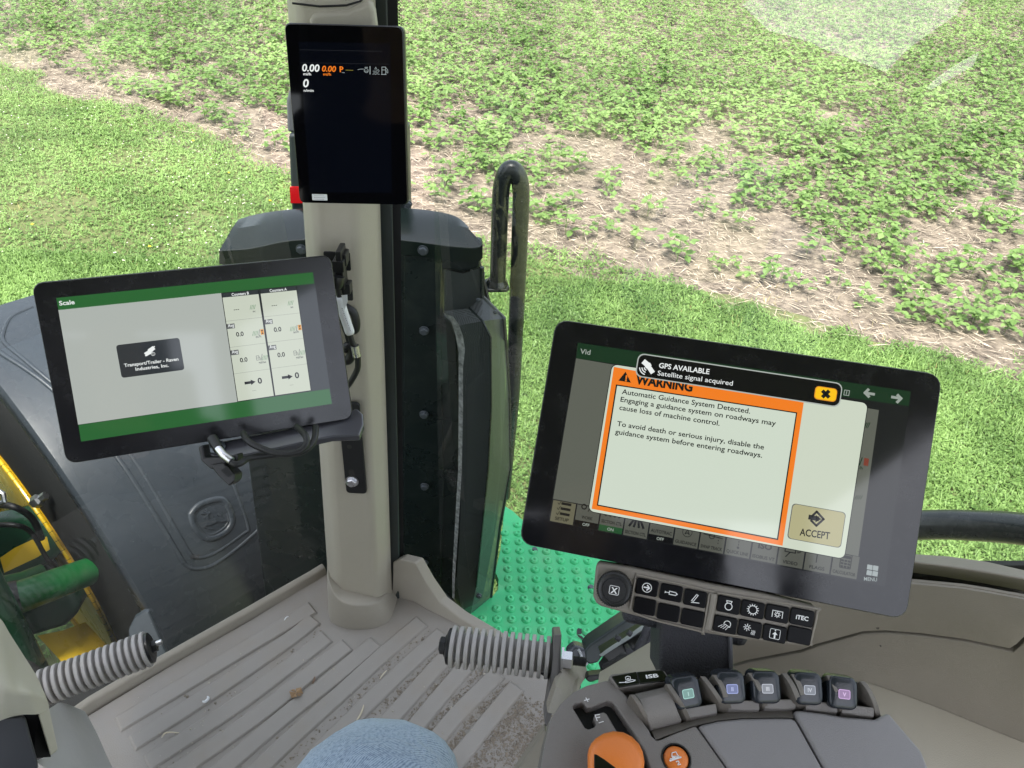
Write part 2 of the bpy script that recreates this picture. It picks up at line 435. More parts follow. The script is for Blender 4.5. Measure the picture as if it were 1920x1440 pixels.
# ------------------------------------------------------------------ ground
BX = np.array([-60, -14, -7.6, -5.92, -3.59, -2.01, -0.39, 0.1, 1.92, 3.19, 7, 14, 60.0])
BY = np.array([37.0, 13.1, 9.72, 8.82, 7.42, 6.26, 5.42, 5.25, 4.45, 3.98, 2.1, -1.6, -25.6])
def vnoise(x, y, sc, seed):
    r = np.random.default_rng(seed).random((256, 256))
    x = np.asarray(x) / sc + 100; y = np.asarray(y) / sc + 100
    i, j = np.floor(x).astype(int), np.floor(y).astype(int); fx, fy = x - i, y - j
    fx, fy = fx * fx * (3 - 2 * fx), fy * fy * (3 - 2 * fy)
    g = lambda a, b: r[a % 256, b % 256]
    return (g(i, j) * (1 - fx) + g(i + 1, j) * fx) * (1 - fy) + (g(i, j + 1) * (1 - fx) + g(i + 1, j + 1) * fx) * fy
def beyond(x, y):
    """Metres past the ragged edge between lawn and field (negative on the lawn)."""
    return (np.asarray(y) - np.interp(x, BX, BY)) * 0.886 + (vnoise(x, y, 0.7, 3) - 0.5) * 0.5 + (vnoise(x, y, 0.18, 4) - 0.5) * 0.22
def in_view(P, m=80, top=60):
    d = (P - CC) @ CW
    x = 960 + FOC * ((P - CC) @ CR) / np.maximum(d, 1e-3); y = 720 - FOC * ((P - CC) @ CU) / np.maximum(d, 1e-3)
    return (d > 0.3) & (x > -m) & (x < 1920 + m) & (y > -top) & (y < 1240), x, y

def ground_mat():
    m, nt, b = _mat("field_soil"); N, L = nt.nodes, nt.links
    co = N.new("ShaderNodeNewGeometry").outputs["Position"]
    t = N.new("ShaderNodeTexNoise"); t.inputs["Scale"].default_value = 9; t.inputs["Detail"].default_value = 10; t.inputs["Roughness"].default_value = 0.72
    L.new(co, t.inputs["Vector"])
    r = N.new("ShaderNodeValToRGB"); e = r.color_ramp.elements
    e[0].position = 0.36; e[0].color = (0.08, 0.06, 0.046, 1); e[1].position = 0.68; e[1].color = (0.34, 0.275, 0.21, 1)
    L.new(t.outputs["Fac"], r.inputs[0])
    # beyond the planted rows that are built, the crop closes over the soil
    ln = N.new("ShaderNodeVectorMath"); ln.operation = 'LENGTH'; L.new(co, ln.inputs[0])
    mr = N.new("ShaderNodeMapRange"); mr.inputs[1].default_value = 16; mr.inputs[2].default_value = 24; L.new(ln.outputs["Value"], mr.inputs[0])
    mx = N.new("ShaderNodeMix"); mx.data_type = 'RGBA'; mx.inputs[7].default_value = (0.11, 0.22, 0.04, 1)
    L.new(mr.outputs[0], mx.inputs[0]); L.new(r.outputs[0], mx.inputs[6]); L.new(mx.outputs[2], b.inputs["Base Color"])
    b.inputs["Roughness"].default_value = 0.95
    bp = N.new("ShaderNodeBump"); bp.inputs["Distance"].default_value = 0.03; bp.inputs["Strength"].default_value = 0.9
    L.new(t.outputs["Fac"], bp.inputs["Height"]); L.new(bp.outputs[0], b.inputs["Normal"])
    return m
SOIL = ground_mat()
LAWNM = mat("lawn_soil", (0.12, 0.135, 0.05), 0.95, var=0.55, vscale=16, bump=0.8, bscale=60, detail=8)
g = MB().flat([(-400, -400, GROUND), (400, -400, GROUND), (400, 400, GROUND), (-400, 400, GROUND)])
setp(part("ground", g, SOIL, smooth=False), kind="structure")
lx = np.concatenate([np.linspace(-60, -9, 12), np.linspace(-8.9, 6, 150), np.linspace(6.5, 60, 12)])
edge = [(x, float(np.interp(x, BX, BY) - 0.16 + (vnoise(x, 0, .7, 3) - .5) * .5 + (vnoise(x, 0, .22, 9) - .5) * .3), GROUND + 0.004) for x in lx]
g = MB().grid([[(x, -60 + (-0 if abs(x) < 30 else -30), GROUND + 0.004) for x, _, _ in edge], [(x, y, z) for x, y, z in edge]])
setp(part("lawn", g, LAWNM, smooth=False), kind="structure")

gv = mat("reflection_pad_pale", (0.72, 0.71, 0.68), 0.9, var=0.2, vscale=3)  # unseen pale pad, added and shaped to give the side window a bright reflection
setp(part("reflection_pad", MB().flat([(-9.2, -11.4, GROUND + .012), (-18, -24.5, GROUND + .012), (-30, -37, GROUND + .012), (-24.5, -25.2, GROUND + .012), (-17.2, -16.4, GROUND + .012), (-13.6, -13.6, GROUND + .012), (-12.4, -13.4, GROUND + .012)]), gv, smooth=False), kind="structure")
def quad_mesh(name, V, tint, material, kind="stuff"):
    """V: (n,4,3) quads as one mesh, each face with its own tint."""
    n = len(V); me = bpy.data.meshes.new(name)
    me.vertices.add(n * 4); me.vertices.foreach_set("co", np.ascontiguousarray(V, dtype=np.float32).reshape(-1))
    me.loops.add(n * 4); me.loops.foreach_set("vertex_index", np.arange(n * 4, dtype=np.int32))
    me.polygons.add(n); me.polygons.foreach_set("loop_start", np.arange(0, n * 4, 4, dtype=np.int32))
    me.update(calc_edges=True)
    a = me.attributes.new("tint", 'FLOAT', 'FACE'); a.data.foreach_set("value", np.asarray(tint, dtype=np.float32))
    me.materials.append(material)
    o = bpy.data.objects.new(name, me); COL.objects.link(o)
    if kind: o['kind'] = kind
    return o
def leaf_quads(C, az, tilt, L, Wd):
    """Diamond leaves: centre base C, heading az, tilt from level, length L, width Wd."""
    d = np.stack([np.cos(az) * np.cos(tilt), np.sin(az) * np.cos(tilt), np.sin(tilt)], 1)
    s = np.stack([-np.sin(az), np.cos(az), rng.normal(0, 0.25, len(az))], 1)
    a = C; b = C + d * (L * 0.5)[:, None] + s * (Wd / 2)[:, None]; c = C + d * L[:, None]; e = C + d * (L * 0.5)[:, None] - s * (Wd / 2)[:, None]
    return np.stack([a, b, c, e], 1)

# --- turf: clover leaflets and short blades
n1, n2 = 470000, 420000
n = n1 + n2
x = np.concatenate([rng.uniform(-7.5, 5.5, n1), rng.uniform(-4.2, 3.8, n2)]); y = np.concatenate([rng.uniform(0.6, 11, n1), rng.uniform(0.6, 4.8, n2)])
P = np.stack([x, y, np.full(n, GROUND)], 1)
ok, px_, py_ = in_view(P)
s_ = beyond(x, y)
fade = np.clip((-s_ + 0.10) / 0.16, 0, 1) * np.clip(0.5 + 1.2 * (vnoise(x, y, 0.5, 11) - 0.15) - 1.2 * np.clip(vnoise(x, y, 0.9, 77) - 0.72, 0, 1), 0.15, 1)
dist = np.hypot(x, y)
ok &= (rng.random(n) < fade) & (px_ > -40)
P, dist = P[ok], dist[ok]; n = len(P)
P[:, 2] += rng.uniform(0.008, 0.035, n)
clump = np.clip(0.5 + (vnoise(P[:, 0], P[:, 1], 0.3, 21) - 0.5) * 0.75 + (vnoise(P[:, 0], P[:, 1], 1.3, 22) - 0.5) * 0.8, 0, 1)
big = 1 + 0.25 * np.clip((dist - 3) / 4, 0, 1)
Vs, Ts = [], []
az0 = rng.uniform(0, 6.28, n)
clover = rng.random(n) < 0.55
for k in range(3):
    i = clover
    az = az0[i] + k * 2.094
    Vs.append(leaf_quads(P[i], az, rng.normal(0.12, 0.3, i.sum()), rng.uniform(0.011, 0.021, i.sum()) * big[i], rng.uniform(0.009, 0.016, i.sum()) * big[i]))
    Ts.append(np.clip(clump[i] * 0.9 + rng.normal(0.05, 0.2, i.sum()), 0, 1))
i = ~clover
Vs.append(leaf_quads(P[i] - [0, 0, 0.008], az0[i], rng.uniform(0.3, 1.2, i.sum()), rng.uniform(0.03, 0.085, i.sum()), rng.uniform(0.003, 0.006, i.sum()) * big[i]))
Ts.append(np.clip(clump[i] + rng.normal(0.1, 0.25, i.sum()), 0, 1))
quad_mesh("grass", np.concatenate(Vs), np.concatenate(Ts), TURF)

# --- little flowers in the lawn
def flower_heads(name, n, x0, x1, y0, y1, r, m):
    x = rng.uniform(x0, x1, n); y = rng.uniform(y0, y1, n); s = beyond(x, y)
    k = (s < -0.25) & (vnoise(x, y, 0.8, 31) > 0.42); x, y = x[k], y[k]; n = len(x)
    C = np.stack([x, y, np.full(n, GROUND + 0.045)], 1); Q = []
    for a in range(5):
        Q.append(leaf_quads(C, np.full(n, a * 1.257) + rng.uniform(0, 1, n), rng.uniform(0.2, 0.9, n), np.full(n, r), np.full(n, r * 0.9)))
    Q = np.concatenate(Q); quad_mesh(name, Q, rng.random(len(Q)), m)
flower_heads("clover_flowers", 1500, -6.5, -0.4, 2.4, 8.6, 0.009, PETAL)
flower_heads("yellow_flowers", 40, -6.5, -1.2, 3.5, 8.6, 0.014, BUTTER)

# --- straw and stubble over the soil
n = 230000
x = rng.uniform(-10, 10, n); y = rng.uniform(3.0, 13.5, n)
P = np.stack([x, y, np.full(n, GROUND)], 1); ok, _, _ = in_view(P)
s_ = beyond(x, y)
pr = np.clip((s_ + 0.12) / 0.25, 0, 1) * np.clip(1.25 - s_ * 0.12, 0.3, 1) * np.clip(0.35 + 1.1 * vnoise(x, y, 0.45, 41), 0, 1)
ok &= rng.random(n) < pr
P = P[ok]; n = len(P); P[:, 2] += rng.uniform(0.004, 0.03, n)
base = np.where(rng.random(n) < 0.55, math.atan2(-0.52, 1) + rng.normal(0, 0.45, n), rng.uniform(0, 6.28, n))
Q = leaf_quads(P, base, rng.normal(0, 0.13, n), rng.gamma(2.0, 0.034, n) + 0.012, rng.uniform(0.003, 0.008, n))
quad_mesh("straw_residue", Q, np.clip(rng.beta(1.7, 1.5, n), 0, 1), STRAW)
n = 130000
x = rng.uniform(-9, 6, n); y = rng.uniform(3, 12, n); s_ = beyond(x, y); k = (rng.random(n) < np.exp(-((s_ + 0.06) / 0.24) ** 2) * np.clip(vnoise(x, y, 0.6, 71) * 2.2 - 0.5, 0, 1) + (s_ < 0) * 0.22 * np.clip(vnoise(x, y, 0.9, 77) * 3.2 - 2.0, 0, 1))
P = np.stack([x, y, np.full(len(x), GROUND)], 1)[k]; n = len(P)
quad_mesh("dead_grass", leaf_quads(P, rng.uniform(0, 6.28, n), rng.uniform(0.1, 1.1, n), rng.uniform(0.03, 0.085, n), rng.uniform(0.002, 0.005, n)), rng.random(n), DEADGRASS)

# --- soybean plants
def soy_variant(seed):
    r = np.random.default_rng(seed); Q = []; T = []
    hgt = r.uniform(0.10, 0.19); base = r.uniform(0, 6.28)
    def leaf(c, az, tilt, L, W):
        d = np.array([math.cos(az) * math.cos(tilt), math.sin(az) * math.cos(tilt), math.sin(tilt)]); sd = np.array([-math.sin(az), math.cos(az), 0]); up = np.cross(d, sd)
        mid = [c, c + d * L * 0.45 - up * 0.10 * W, c + d * L]
        for sg in (1, -1):
            e1 = c + d * L * 0.28 + sd * sg * W * 0.48 + up * 0.08 * W; e2 = c + d * L * 0.66 + sd * sg * W * 0.42 + up * 0.06 * W
            Q.append([mid[0], e1, e2, mid[2]] if sg > 0 else [mid[0], mid[2], e2, e1])
            T.append(min(1, max(0, 0.45 + r.normal(0, 0.22))))
    for k in range(r.integers(4, 7)):
        z = hgt * (0.3 + 0.7 * (k + 0.6) / 6); az = base + k * 2.5 + r.normal(0, 0.3)
        rad = r.uniform(0.025, 0.085); c = np.array([math.cos(az) * rad, math.sin(az) * rad, z + r.uniform(-0.01, 0.025)])
        Q.append([[0, 0, z * .5], [0.003, 0, z * .5], c + [0.002, 0, 0], c]); T.append(0.3)
        sc = r.uniform(0.8, 1.25)
        for a in (0, 1.25, -1.25):
            leaf(c, az + a + r.normal(0, 0.15), r.normal(-0.1, 0.3), 0.052 * sc, 0.038 * sc)
    Q.append([[-.002, 0, 0], [.002, 0, 0], [.002, 0, hgt], [-.002, 0, hgt]]); T.append(0.2)
    return np.array(Q, float), np.array(T)
VAR = [soy_variant(100 + k) for k in range(9)]
ax = nrm([1, -0.52, 0]); nv = nrm([0.52, 1, 0]); pts = []
for row in range(0, 86):
    so = 0.42 + row * 0.225
    t = np.arange(-26, 22, 0.058) + rng.uniform(-0.03, 0.03)
    t = t + rng.normal(0, 0.025, len(t)); off = so + rng.normal(0, 0.05, len(t))
    xx = t * ax[0] + off * nv[0]; yb = np.interp(xx, BX, BY); yy = yb + off / 0.886
    pts.append(np.stack([xx, yy, off], 1))
pts = np.concatenate(pts)
P = np.stack([pts[:, 0], pts[:, 1], np.full(len(pts), GROUND)], 1)
ok, px_, py_ = in_view(P, 120, 160)
ok &= np.hypot(P[:, 0], P[:, 1]) < 20
bare = vnoise(P[:, 0], P[:, 1], 0.9, 52) * 0.6 + vnoise(P[:, 0] + 40, P[:, 1], 0.4, 53) * 0.4
s_ = pts[:, 2]
wid = np.interp(P[:, 0], [-6, -3, -1, 1, 4], [0.6, 1.3, 2.7, 3.9, 4.3])
keep = np.clip(0.34 + np.clip((s_ - 0.3 * wid) / wid, 0, 1) * 1.3 + (bare - 0.5) * 3.4 + (vnoise(P[:, 0], P[:, 1], 0.22, 57) - 0.5) * 0.9, 0.07, 0.9)
keep = np.where(s_ < 0.62, np.clip(0.55 + (bare - 0.5) * 1.5, 0.2, 0.95), keep)
keep = np.where((s_ > 0.62) & (s_ < 1.0), keep * 0.6, keep)
ok &= rng.random(len(P)) < keep
P = P[ok]; py_ = py_[ok]; px_ = px_[ok]; n = len(P)
rot = rng.uniform(0, 6.28, n); scl = rng.uniform(0.6, 1.25, n) * (1 - 0.2 * np.clip((P[:, 1] - 8) / 5, 0, 1)); vi = rng.integers(0, 9, n)
d_ = np.linalg.norm(P - CC, axis=1)
vis = (px_ > 0) & (px_ < 1920) & (py_ > 0) & ~((px_ > 530) & (px_ < 770)) & ~((px_ > 1000) & (py_ > 640) & (px_ < 1780))
order = np.argsort(np.where(vis, d_, 1e6)); single = set(order[:300].tolist())
pro = []
for k, (Q, T) in enumerate(VAR):
    o = quad_mesh("soybean_plant", Q, T, SOY, None); COL.objects.unlink(o); pro.append(o)
Vs, Ts = [], []
for k in range(9):
    idx = np.array([i for i in np.nonzero(vi == k)[0] if i not in single])
    Q, T = VAR[k]; c, s = np.cos(rot[idx]), np.sin(rot[idx])
    q = Q.reshape(1, -1, 3) * scl[idx][:, None, None]
    X = q[..., 0] * c[:, None] - q[..., 1] * s[:, None] + P[idx, 0][:, None]; Y = q[..., 0] * s[:, None] + q[..., 1] * c[:, None] + P[idx, 1][:, None]
    Vs.append(np.stack([X, Y, q[..., 2] + P[idx, 2][:, None]], -1).reshape(-1, 4, 3))
    tt = vnoise(P[idx, 0], P[idx, 1], 0.8, 61)[:, None] - 0.45 + rng.normal(0, 0.08, (len(idx), 1))
    Ts.append(np.clip(T[None] + tt, 0, 1).reshape(-1))
quad_mesh("soybean_rows", np.concatenate(Vs), np.concatenate(Ts), SOY)
for i in single:
    o = pro[vi[i]].copy(); o.name = "soybean_plant"
    o.location = tuple(P[i]); o.rotation_euler = (0, 0, float(rot[i])); o.scale = (float(scl[i]),) * 3
    setp(o, "young green soybean plant growing in straw covered soil beyond the lawn edge", "plant", "soybean plants at the field edge")
    COL.objects.link(o)
for o in pro:
    bpy.data.objects.remove(o)

# ================================================================== the cab shell
ip = np.interp
def pl(px, py, off=0.0):
    return onplane(px, py, (0, 1, -0.115), (0, 0.832 + off, 0))
PY = [-120, 0, 200, 385, 600, 800, 1000, 1128]
pL = lambda y: ip(y, [-120, 0, 385, 1110, 1200], [534, 543, 573, 622, 628])
pM = lambda y: ip(y, [-120, 0, 440, 620, 765, 909, 1060, 1200], [648, 653, 668, 677, 690, 698, 704, 708])
pR = lambda y: ip(y, [-120, 0, 440, 960, 1060, 1200], [702, 704, 714, 730, 733, 738])
pS = lambda y: ip(y, [-120, 0, 440, 960, 1060], [722, 726, 737, 748, 749])
pB = lambda y: ip(y, [-120, 0, 440, 960, 1060], [742, 746, 752, 756, 757])
pil = thing("corner_pillar", "tan padded cab corner pillar between the windscreen and the side window", "pillar", (-0.24, 0.9, 0))
m = MB()
m.loft([[pl(pL(y) - 6, y, 0.07), pl(pL(y), y, 0.02), pl(pL(y) + 14, y, 0), pl(pM(y), y, 0.0), pl(pR(y) - 12, y, 0.022), pl(pR(y), y, 0.04), pl(pR(y), y, 0.09)] for y in PY])
part("trim", m, TAN, pil, bevel=0.009, seg=4, ang=60)
m = MB().loft([[pl(pR(y) - 3, y, 0.05), pl(pS(y), y, 0.042), pl(pS(y), y, 0.1), pl(pR(y) - 3, y, 0.1)] for y in PY])
part("window_seal", m, SLATE, pil, bevel=0.003)
m = MB().loft([[pl(pS(y) - 1, y, 0.055), pl(pB(y), y, 0.055), pl(pB(y), y, 0.11), pl(pS(y) - 1, y, 0.11)] for y in PY])
part("glass_edge_band", m, MATBLACK, pil)
m = MB().prism([pl(x, y, -0.004) for x, y in ((578, 70), (578, 38), (584, 27), (596, 22), (650, 20), (676, 10), (692, 1), (701, 22), (707, 70))], (0, 0.02, 0))
part("upper_cover", m, TAN, pil, bevel=0.006, seg=3)
m = MB().tube([pl(x, y, -0.003) for x, y in ((548, 6), (600, 12), (650, 10), (676, 2), (690, -12))], 0.0012, 6)
part("seam", m, MATBLACK, pil)
# dotted print along the edge of the side glass
m = MB()
for k in range(70):
    y = -30 + k * 6.2
    if y > 395: break
    for j in range(2):
        c = pl(pB(y) + 2.0 + j * 3.4, y + j * 3.1, 0.10); f = Fr(c, (1, 0, 0), (0, 0, 1)); disc(m, f, 0, 0, 0.0011 - j * 0.0003, 0, 6)
part("dotted_print", m, MATBLACK, pil)["kind"] = "stuff"

# ------------------------------------------------------------------ windscreen and side glass
def glass_sheet(name, plan, z0, z1, lean, label):
    rows = []
    for z in np.linspace(z0, z1, 8):
        rows.append([np.array([x, y, z]) + np.array(lean) * z for x, y in plan])
    o = part(name, MB().grid(rows), GLASS, None, ang=89, fix=False)
    return setp(o, label, "window")
glass_sheet("windscreen", [(-0.30, 0.985), (-0.42, 0.875), (-0.56, 0.742), (-0.72, 0.59), (-0.88, 0.42), (-1.0, 0.2), (-1.05, -0.1)], 0.0, 1.45, (-0.075, 0.085, 0), "dusty windscreen pane over the front wheel, left of the tan pillar")
glass_sheet("side_window", [(-0.13, 1.036), (0.0, 0.966), (0.15, 0.884), (0.3, 0.80), (0.45, 0.708), (0.6, 0.60), (0.74, 0.465), (0.85, 0.28), (0.92, 0.0)], -0.06, 1.45, (0.0, 0.05, 0), "large clear side window looking over the crop field, right of the pillar")
roof = thing("cab_roof", "pale headliner of the cab roof above the seat", "roof", (0, -0.1, 1.62))
part("headliner", MB().prism([(-1.05, 0.25, 1.62), (-0.95, 0.5, 1.62), (-0.3, 1.05, 1.62), (0.15, 0.98, 1.62), (0.72, 0.6, 1.62), (0.85, 0.05, 1.62), (0.58, -0.4, 1.62), (0.28, -0.86, 1.62), (-0.85, -0.95, 1.62)], (0, 0, 0.14)), HEAD, roof, bevel=0.02)  # out of view; rear right corner cut back so the right display reflects sky
for x, y in ((-1.0, -0.05), (-0.8, -0.9), (0.26, -0.84), (0.80, 0.0)):
    part("roof_post", MB().prism([(x - .04, y - .04, 0), (x + .04, y - .04, 0), (x + .04, y + .04, 0), (x - .04, y + .04, 0)], (0, 0, 1.62)), BLACKP, roof, bevel=0.01)
part("reflected_header", MB().prism([(-.85, -.95, 1.2), (.08, -.88, 1.2), (.08, -.91, 1.2), (-.85, -.98, 1.2)], (0, 0, .42)), DARKGREY, roof)  # unseen dark panel, added so the right display reflects dark at lower left
part("rear_panel", MB().prism([(-0.8, -0.9, -0.02), (0.26, -0.86, -0.02), (0.26, -0.89, -0.02), (-0.8, -0.93, -0.02)], (0, 0, 0.75)), GREYTAN, roof)

# ------------------------------------------------------------------ floor mat
mt = thing("floor_mat", "ribbed grey rubber floor mat strewn with soil crumbs", "floor mat", (-0.2, 0.6, 0))
fl = [(150, 1352), (330, 1243), (470, 1163), (612, 1076), (690, 1060), (770, 1085), (800, 1140), (860, 1172), (930, 1212), (1010, 1262), (1075, 1300), (1110, 1360), (1150, 1560), (560, 1900), (-200, 1700)]
part("base", MB().prism([onz(x, y, 0) for x, y in fl], (0, 0, -0.02)), MATG, mt)
lip = [onz(x, y, 0) for x, y in ((118, 1372), (160, 1342), (178, 1329), (240, 1292), (330, 1241), (400, 1201), (470, 1161), (545, 1117), (590, 1091), (614, 1076))]
rings = []
for i, p in enumerate(lip):
    t = nrm(lip[min(i + 1, len(lip) - 1)] - lip[max(i - 1, 0)]); o = np.array([-t[1], t[0], 0])
    rings.append([p, p + [0, 0, 0.016] + o * 0.004, p + [0, 0, 0.02] + o * 0.014, p + [0, 0, -0.03] + o * 0.02, p + [0, 0, -0.03]])
part("front_lip", MB().loft(rings), LIPG, mt, bevel=0.003, seg=3)
bot = [(734, 1118), (748, 1121), (775, 1128), (800, 1143), (830, 1157), (862, 1174), (930, 1214), (1000, 1258)]
top = [(732, 1057), (745, 1052), (774, 1059), (795, 1096), (820, 1132), (856, 1160), (930, 1204), (1000, 1248)]
rb = [onz(x, y, 0) for x, y in bot]; rt = [onplane(x, y, (0.5, 0.86, 0), b) for (x, y), b in zip(top, rb)]
ow = np.array([0.016, 0.018, 0])
part("side_lip", MB().loft([[b, t + ow * .2, t + ow, b + ow + [0, 0, -.03]] for b, t in zip(rb, rt)]), LIPG, mt, bevel=0.003, seg=3)
ob = [(611, 1112), (616, 1146), (628, 1171), (672, 1181), (722, 1170), (740, 1140), (750, 1105)]
ot = [(613, 1050), (615, 1087), (632, 1120), (660, 1134), (703, 1130), (725, 1111), (738, 1058)]
it = [(622, 1050), (628, 1087), (638, 1113), (660, 1123), (698, 1120), (715, 1105), (730, 1055)]
B0 = [onz(x, y, 0) for x, y in ob]
for k in (0, 6): B0[k] = B0[k] + [0, 0.05, 0]
O1 = [onplane(x, y, (0, 1, 0), b + [0, 0.006, 0]) for (x, y), b in zip(ot, B0)]; I1 = [onplane(x, y, (0, 1, 0), b + [0, 0.016, 0]) for (x, y), b in zip(it, B0)]
I0 = [p * .7 + np.array([-0.245, .90, p[2]]) * .3 - [0, 0, .008] for p in I1]
Mid = [b * .45 + o * .55 + (0, -.004, 0) for b, o in zip(B0, O1)]
def spl(row, n=4):
    out = []; k = len(row)
    for i in range(k - 1):
        p0, p1, p2, p3 = (np.asarray(row[max(0, min(k - 1, i + j))], float) for j in (-1, 0, 1, 2))
        for t in np.linspace(0, 1, n, endpoint=False):
            out.append(0.5 * (2 * p1 + (p2 - p0) * t + (2 * p0 - 5 * p1 + 4 * p2 - p3) * t * t + (3 * p1 - p0 - 3 * p2 + p3) * t ** 3))
    out.append(np.asarray(row[-1], float)); return out
part("pillar_boot", MB().grid([spl(r) for r in (B0, Mid, O1, I1, I0)]), LIPG, mt, bevel=0.003, seg=3, ang=50)
RIBS = [[(224, 1358), (585, 1141)], [(251, 1393), (411, 1290), (541, 1201), (589, 1163)], [(279, 1430), (438, 1327), (546, 1247), (612, 1196)],
        [(310, 1463), (478, 1346), (565, 1277), (650, 1211)], [(390, 1466), (530, 1347), (620, 1276), (703, 1206)], [(440, 1490), (530, 1400), (650, 1291), (720, 1227), (790, 1167)],
        [(520, 1490), (690, 1320), (773, 1240), (829, 1189)], [(600, 1490), (740, 1340), (806, 1265), (860, 1207)], [(670, 1500), (750, 1400), (814, 1320), (885, 1236)],
        [(730, 1510), (795, 1420), (853, 1345), (933, 1264)], [(800, 1510), (858, 1425), (968, 1289)]]
RIBW = []
for r in RIBS:
    P_ = spl([onz(x, y, 0.0) for x, y in r], 5); RIBW.append(P_); rows = []
    for i, p in enumerate(P_):
        t = nrm(P_[min(i + 1, len(P_) - 1)] - P_[max(i - 1, 0)]); o = np.array([-t[1], t[0], 0])
        rows.append([p - o * .0155, p - o * .0135 + [0, 0, .0042], p + o * .0135 + [0, 0, .0042], p + o * .0155])
    e0, e1 = rows[0], rows[-1]; t = nrm(P_[1] - P_[0]); t1 = nrm(P_[-1] - P_[-2])
    rows = [[np.array([q[0], q[1], 0]) - t * .003 for q in e0]] + rows + [[np.array([q[0], q[1], 0]) + t1 * .003 for q in e1]]
    part("rib", MB().grid(rows), MATG, mt, bevel=0.0016, ang=60)
# soil crumbs lying in the grooves, heavier towards the right
def crumbs(name, n, fn, r0, r1, m, flat=0.7):
    Q = []
    for _ in range(n):
        p = fn()
        if p is None: continue
        r = random.uniform(r0, r1) * random.choice((0.6, 0.8, 1, 1, 1.62)); a = random.random() * 6.28
        b = [p + np.array([math.cos(a + k * 1.571) * r * random.uniform(.6, 1.2), math.sin(a + k * 1.571) * r * random.uniform(.6, 1.2), r * .2]) for k in range(4)]
        tp = p + np.array([random.uniform(-.4, .4) * r, random.uniform(-.4, .4) * r, r * flat * 1.3])
        for k in range(4): Q.append([b[k], b[(k + 1) % 4], tp, tp])
    Q = np.array(Q)
    me = MB()
    for q in Q: me.add(q[:3], [(0, 1, 2)])
    o = part(name, me, m, None, smooth=False, fix=False); o['kind'] = 'stuff'; return o
def groove(wts):
    def f():
        k = random.choices(range(len(wts)), wts)[0]; P_ = RIBW[k]; Q_ = RIBW[k + 1] if k + 1 < len(RIBW) else None
        t = random.betavariate(1.6, 1.4); i = min(int(t * (len(P_) - 1)), len(P_) - 2); f_ = t * (len(P_) - 1) - i
        p = P_[i] * (1 - f_) + P_[i + 1] * f_
        tt = nrm(P_[i + 1] - P_[i]); o = np.array([tt[1], -tt[0], 0])
        w = random.gauss(0.0245, 0.0045)
        return p + o * w + np.array([0, 0, 0.0002])
    return f
CRUMB = mat("soil_crumb", (0.26, 0.22, 0.175), 0.9, var=0.6, vscale=150)
crumbs("soil_crumbs", 3000, groove([.6, 1, 1, 1.4, 2, 6, 9, 11, 14, 16, 22]), 0.0006, 0.0019, CRUMB)
def heap():
    x, y = random.gauss(985, 50), random.gauss(1390, 55)
    p = onz(x, y, 0.0); return p if y > 1315 and x > 900 and x < 1060 - (y - 1300) * .3 else None
crumbs("soil_heap", 3200, heap, 0.0006, 0.0020, CRUMB)
def anyw():
    return onz(random.uniform(240, 980), random.uniform(1200, 1440), 0.0035)
crumbs("dry_specks", 260, anyw, 0.0006, 0.0018, mat("pale_speck", (0.42, 0.38, 0.32), 0.9, var=.3, vscale=80))
# a few things one can single out on the mat
def bit(name, path, r, m, label, cat, z=0.004):
    P_ = spl([onz(x, y, z) + [0, 0, dz] for x, y, dz in path], 4)
    return setp(part(name, MB().tube(P_, [r * (0.5 + math.sin(math.pi * (k + .5) / len(P_)) * .6) for k in range(len(P_))], 6), m, None), label, cat)
PALE = mat("pale_straw", (0.62, 0.55, 0.42), 0.6)
bit("husk", [(380, 1315, 0), (385, 1317, .002), (391, 1311, .002), (389, 1306, 0)], 0.0022, WHITEP, "small white curved husk on the mat near the left foot peg", "husk")
bit("straw_piece", [(533, 1163, 0), (537, 1158, .001), (541, 1156, 0)], 0.0012, WHITEP, "tiny pale curl lying by the topmost mat rib", "straw")
bit("straw_piece", [(303, 1383, 0), (313, 1376, .004), (336, 1374, 0)], 0.0012, PALE, "thin bent straw lying across the lower left mat ribs", "straw")
bit("straw_piece", [(668, 1352, 0), (677, 1339, .002), (682, 1322, 0)], 0.0014, PALE, "slender pale straw just above the jeans knee", "straw")
bit("straw_piece", [(712, 1273, 0), (718, 1265, .001), (725, 1257, 0)], 0.001, PALE, "short straight straw in the middle of the mat", "straw")
bit("twig", [(586, 1282, 0), (589, 1276, .001), (590, 1269, 0)], 0.0016, mat("twig_brown", (.2, .13, .09), .8), "small brown twig upright on the mat beside the dead leaf", "twig")
lf = onz(556, 1301, 0.004); m = MB()
for k in range(6):
    a = k * 1.05; b = a + .9
    m.add([lf + [0, 0, .004], lf + [math.cos(a) * .011, math.sin(a) * .009, .001 + .006 * (k % 2)], lf + [math.cos(b) * .010, math.sin(b) * .010, .008 * ((k + 1) % 2)]], [(0, 1, 2)])
setp(part("dead_leaf", m, mat("dead_leaf", (.34, .22, .12), .8, var=.4, vscale=200), None, smooth=False), "crumpled brown dead leaf lying on the grey mat", "leaf")
# black gasket outside the lip
part("sill_gasket", MB().tube([onz(x, y, -0.03) for x, y in ((760, 1065), (800, 1098), (870, 1168), (930, 1200), (1000, 1245), (1080, 1300))], 0.016, 8), MATBLACK, mt)
part("hose_grommet", MB().tube([onz(787 + 13 * math.cos(a), 1085 + 26 * math.sin(a), -0.05) for a in np.linspace(-1.7, 1.5, 12)], 0.006, 8), HOSE, mt)

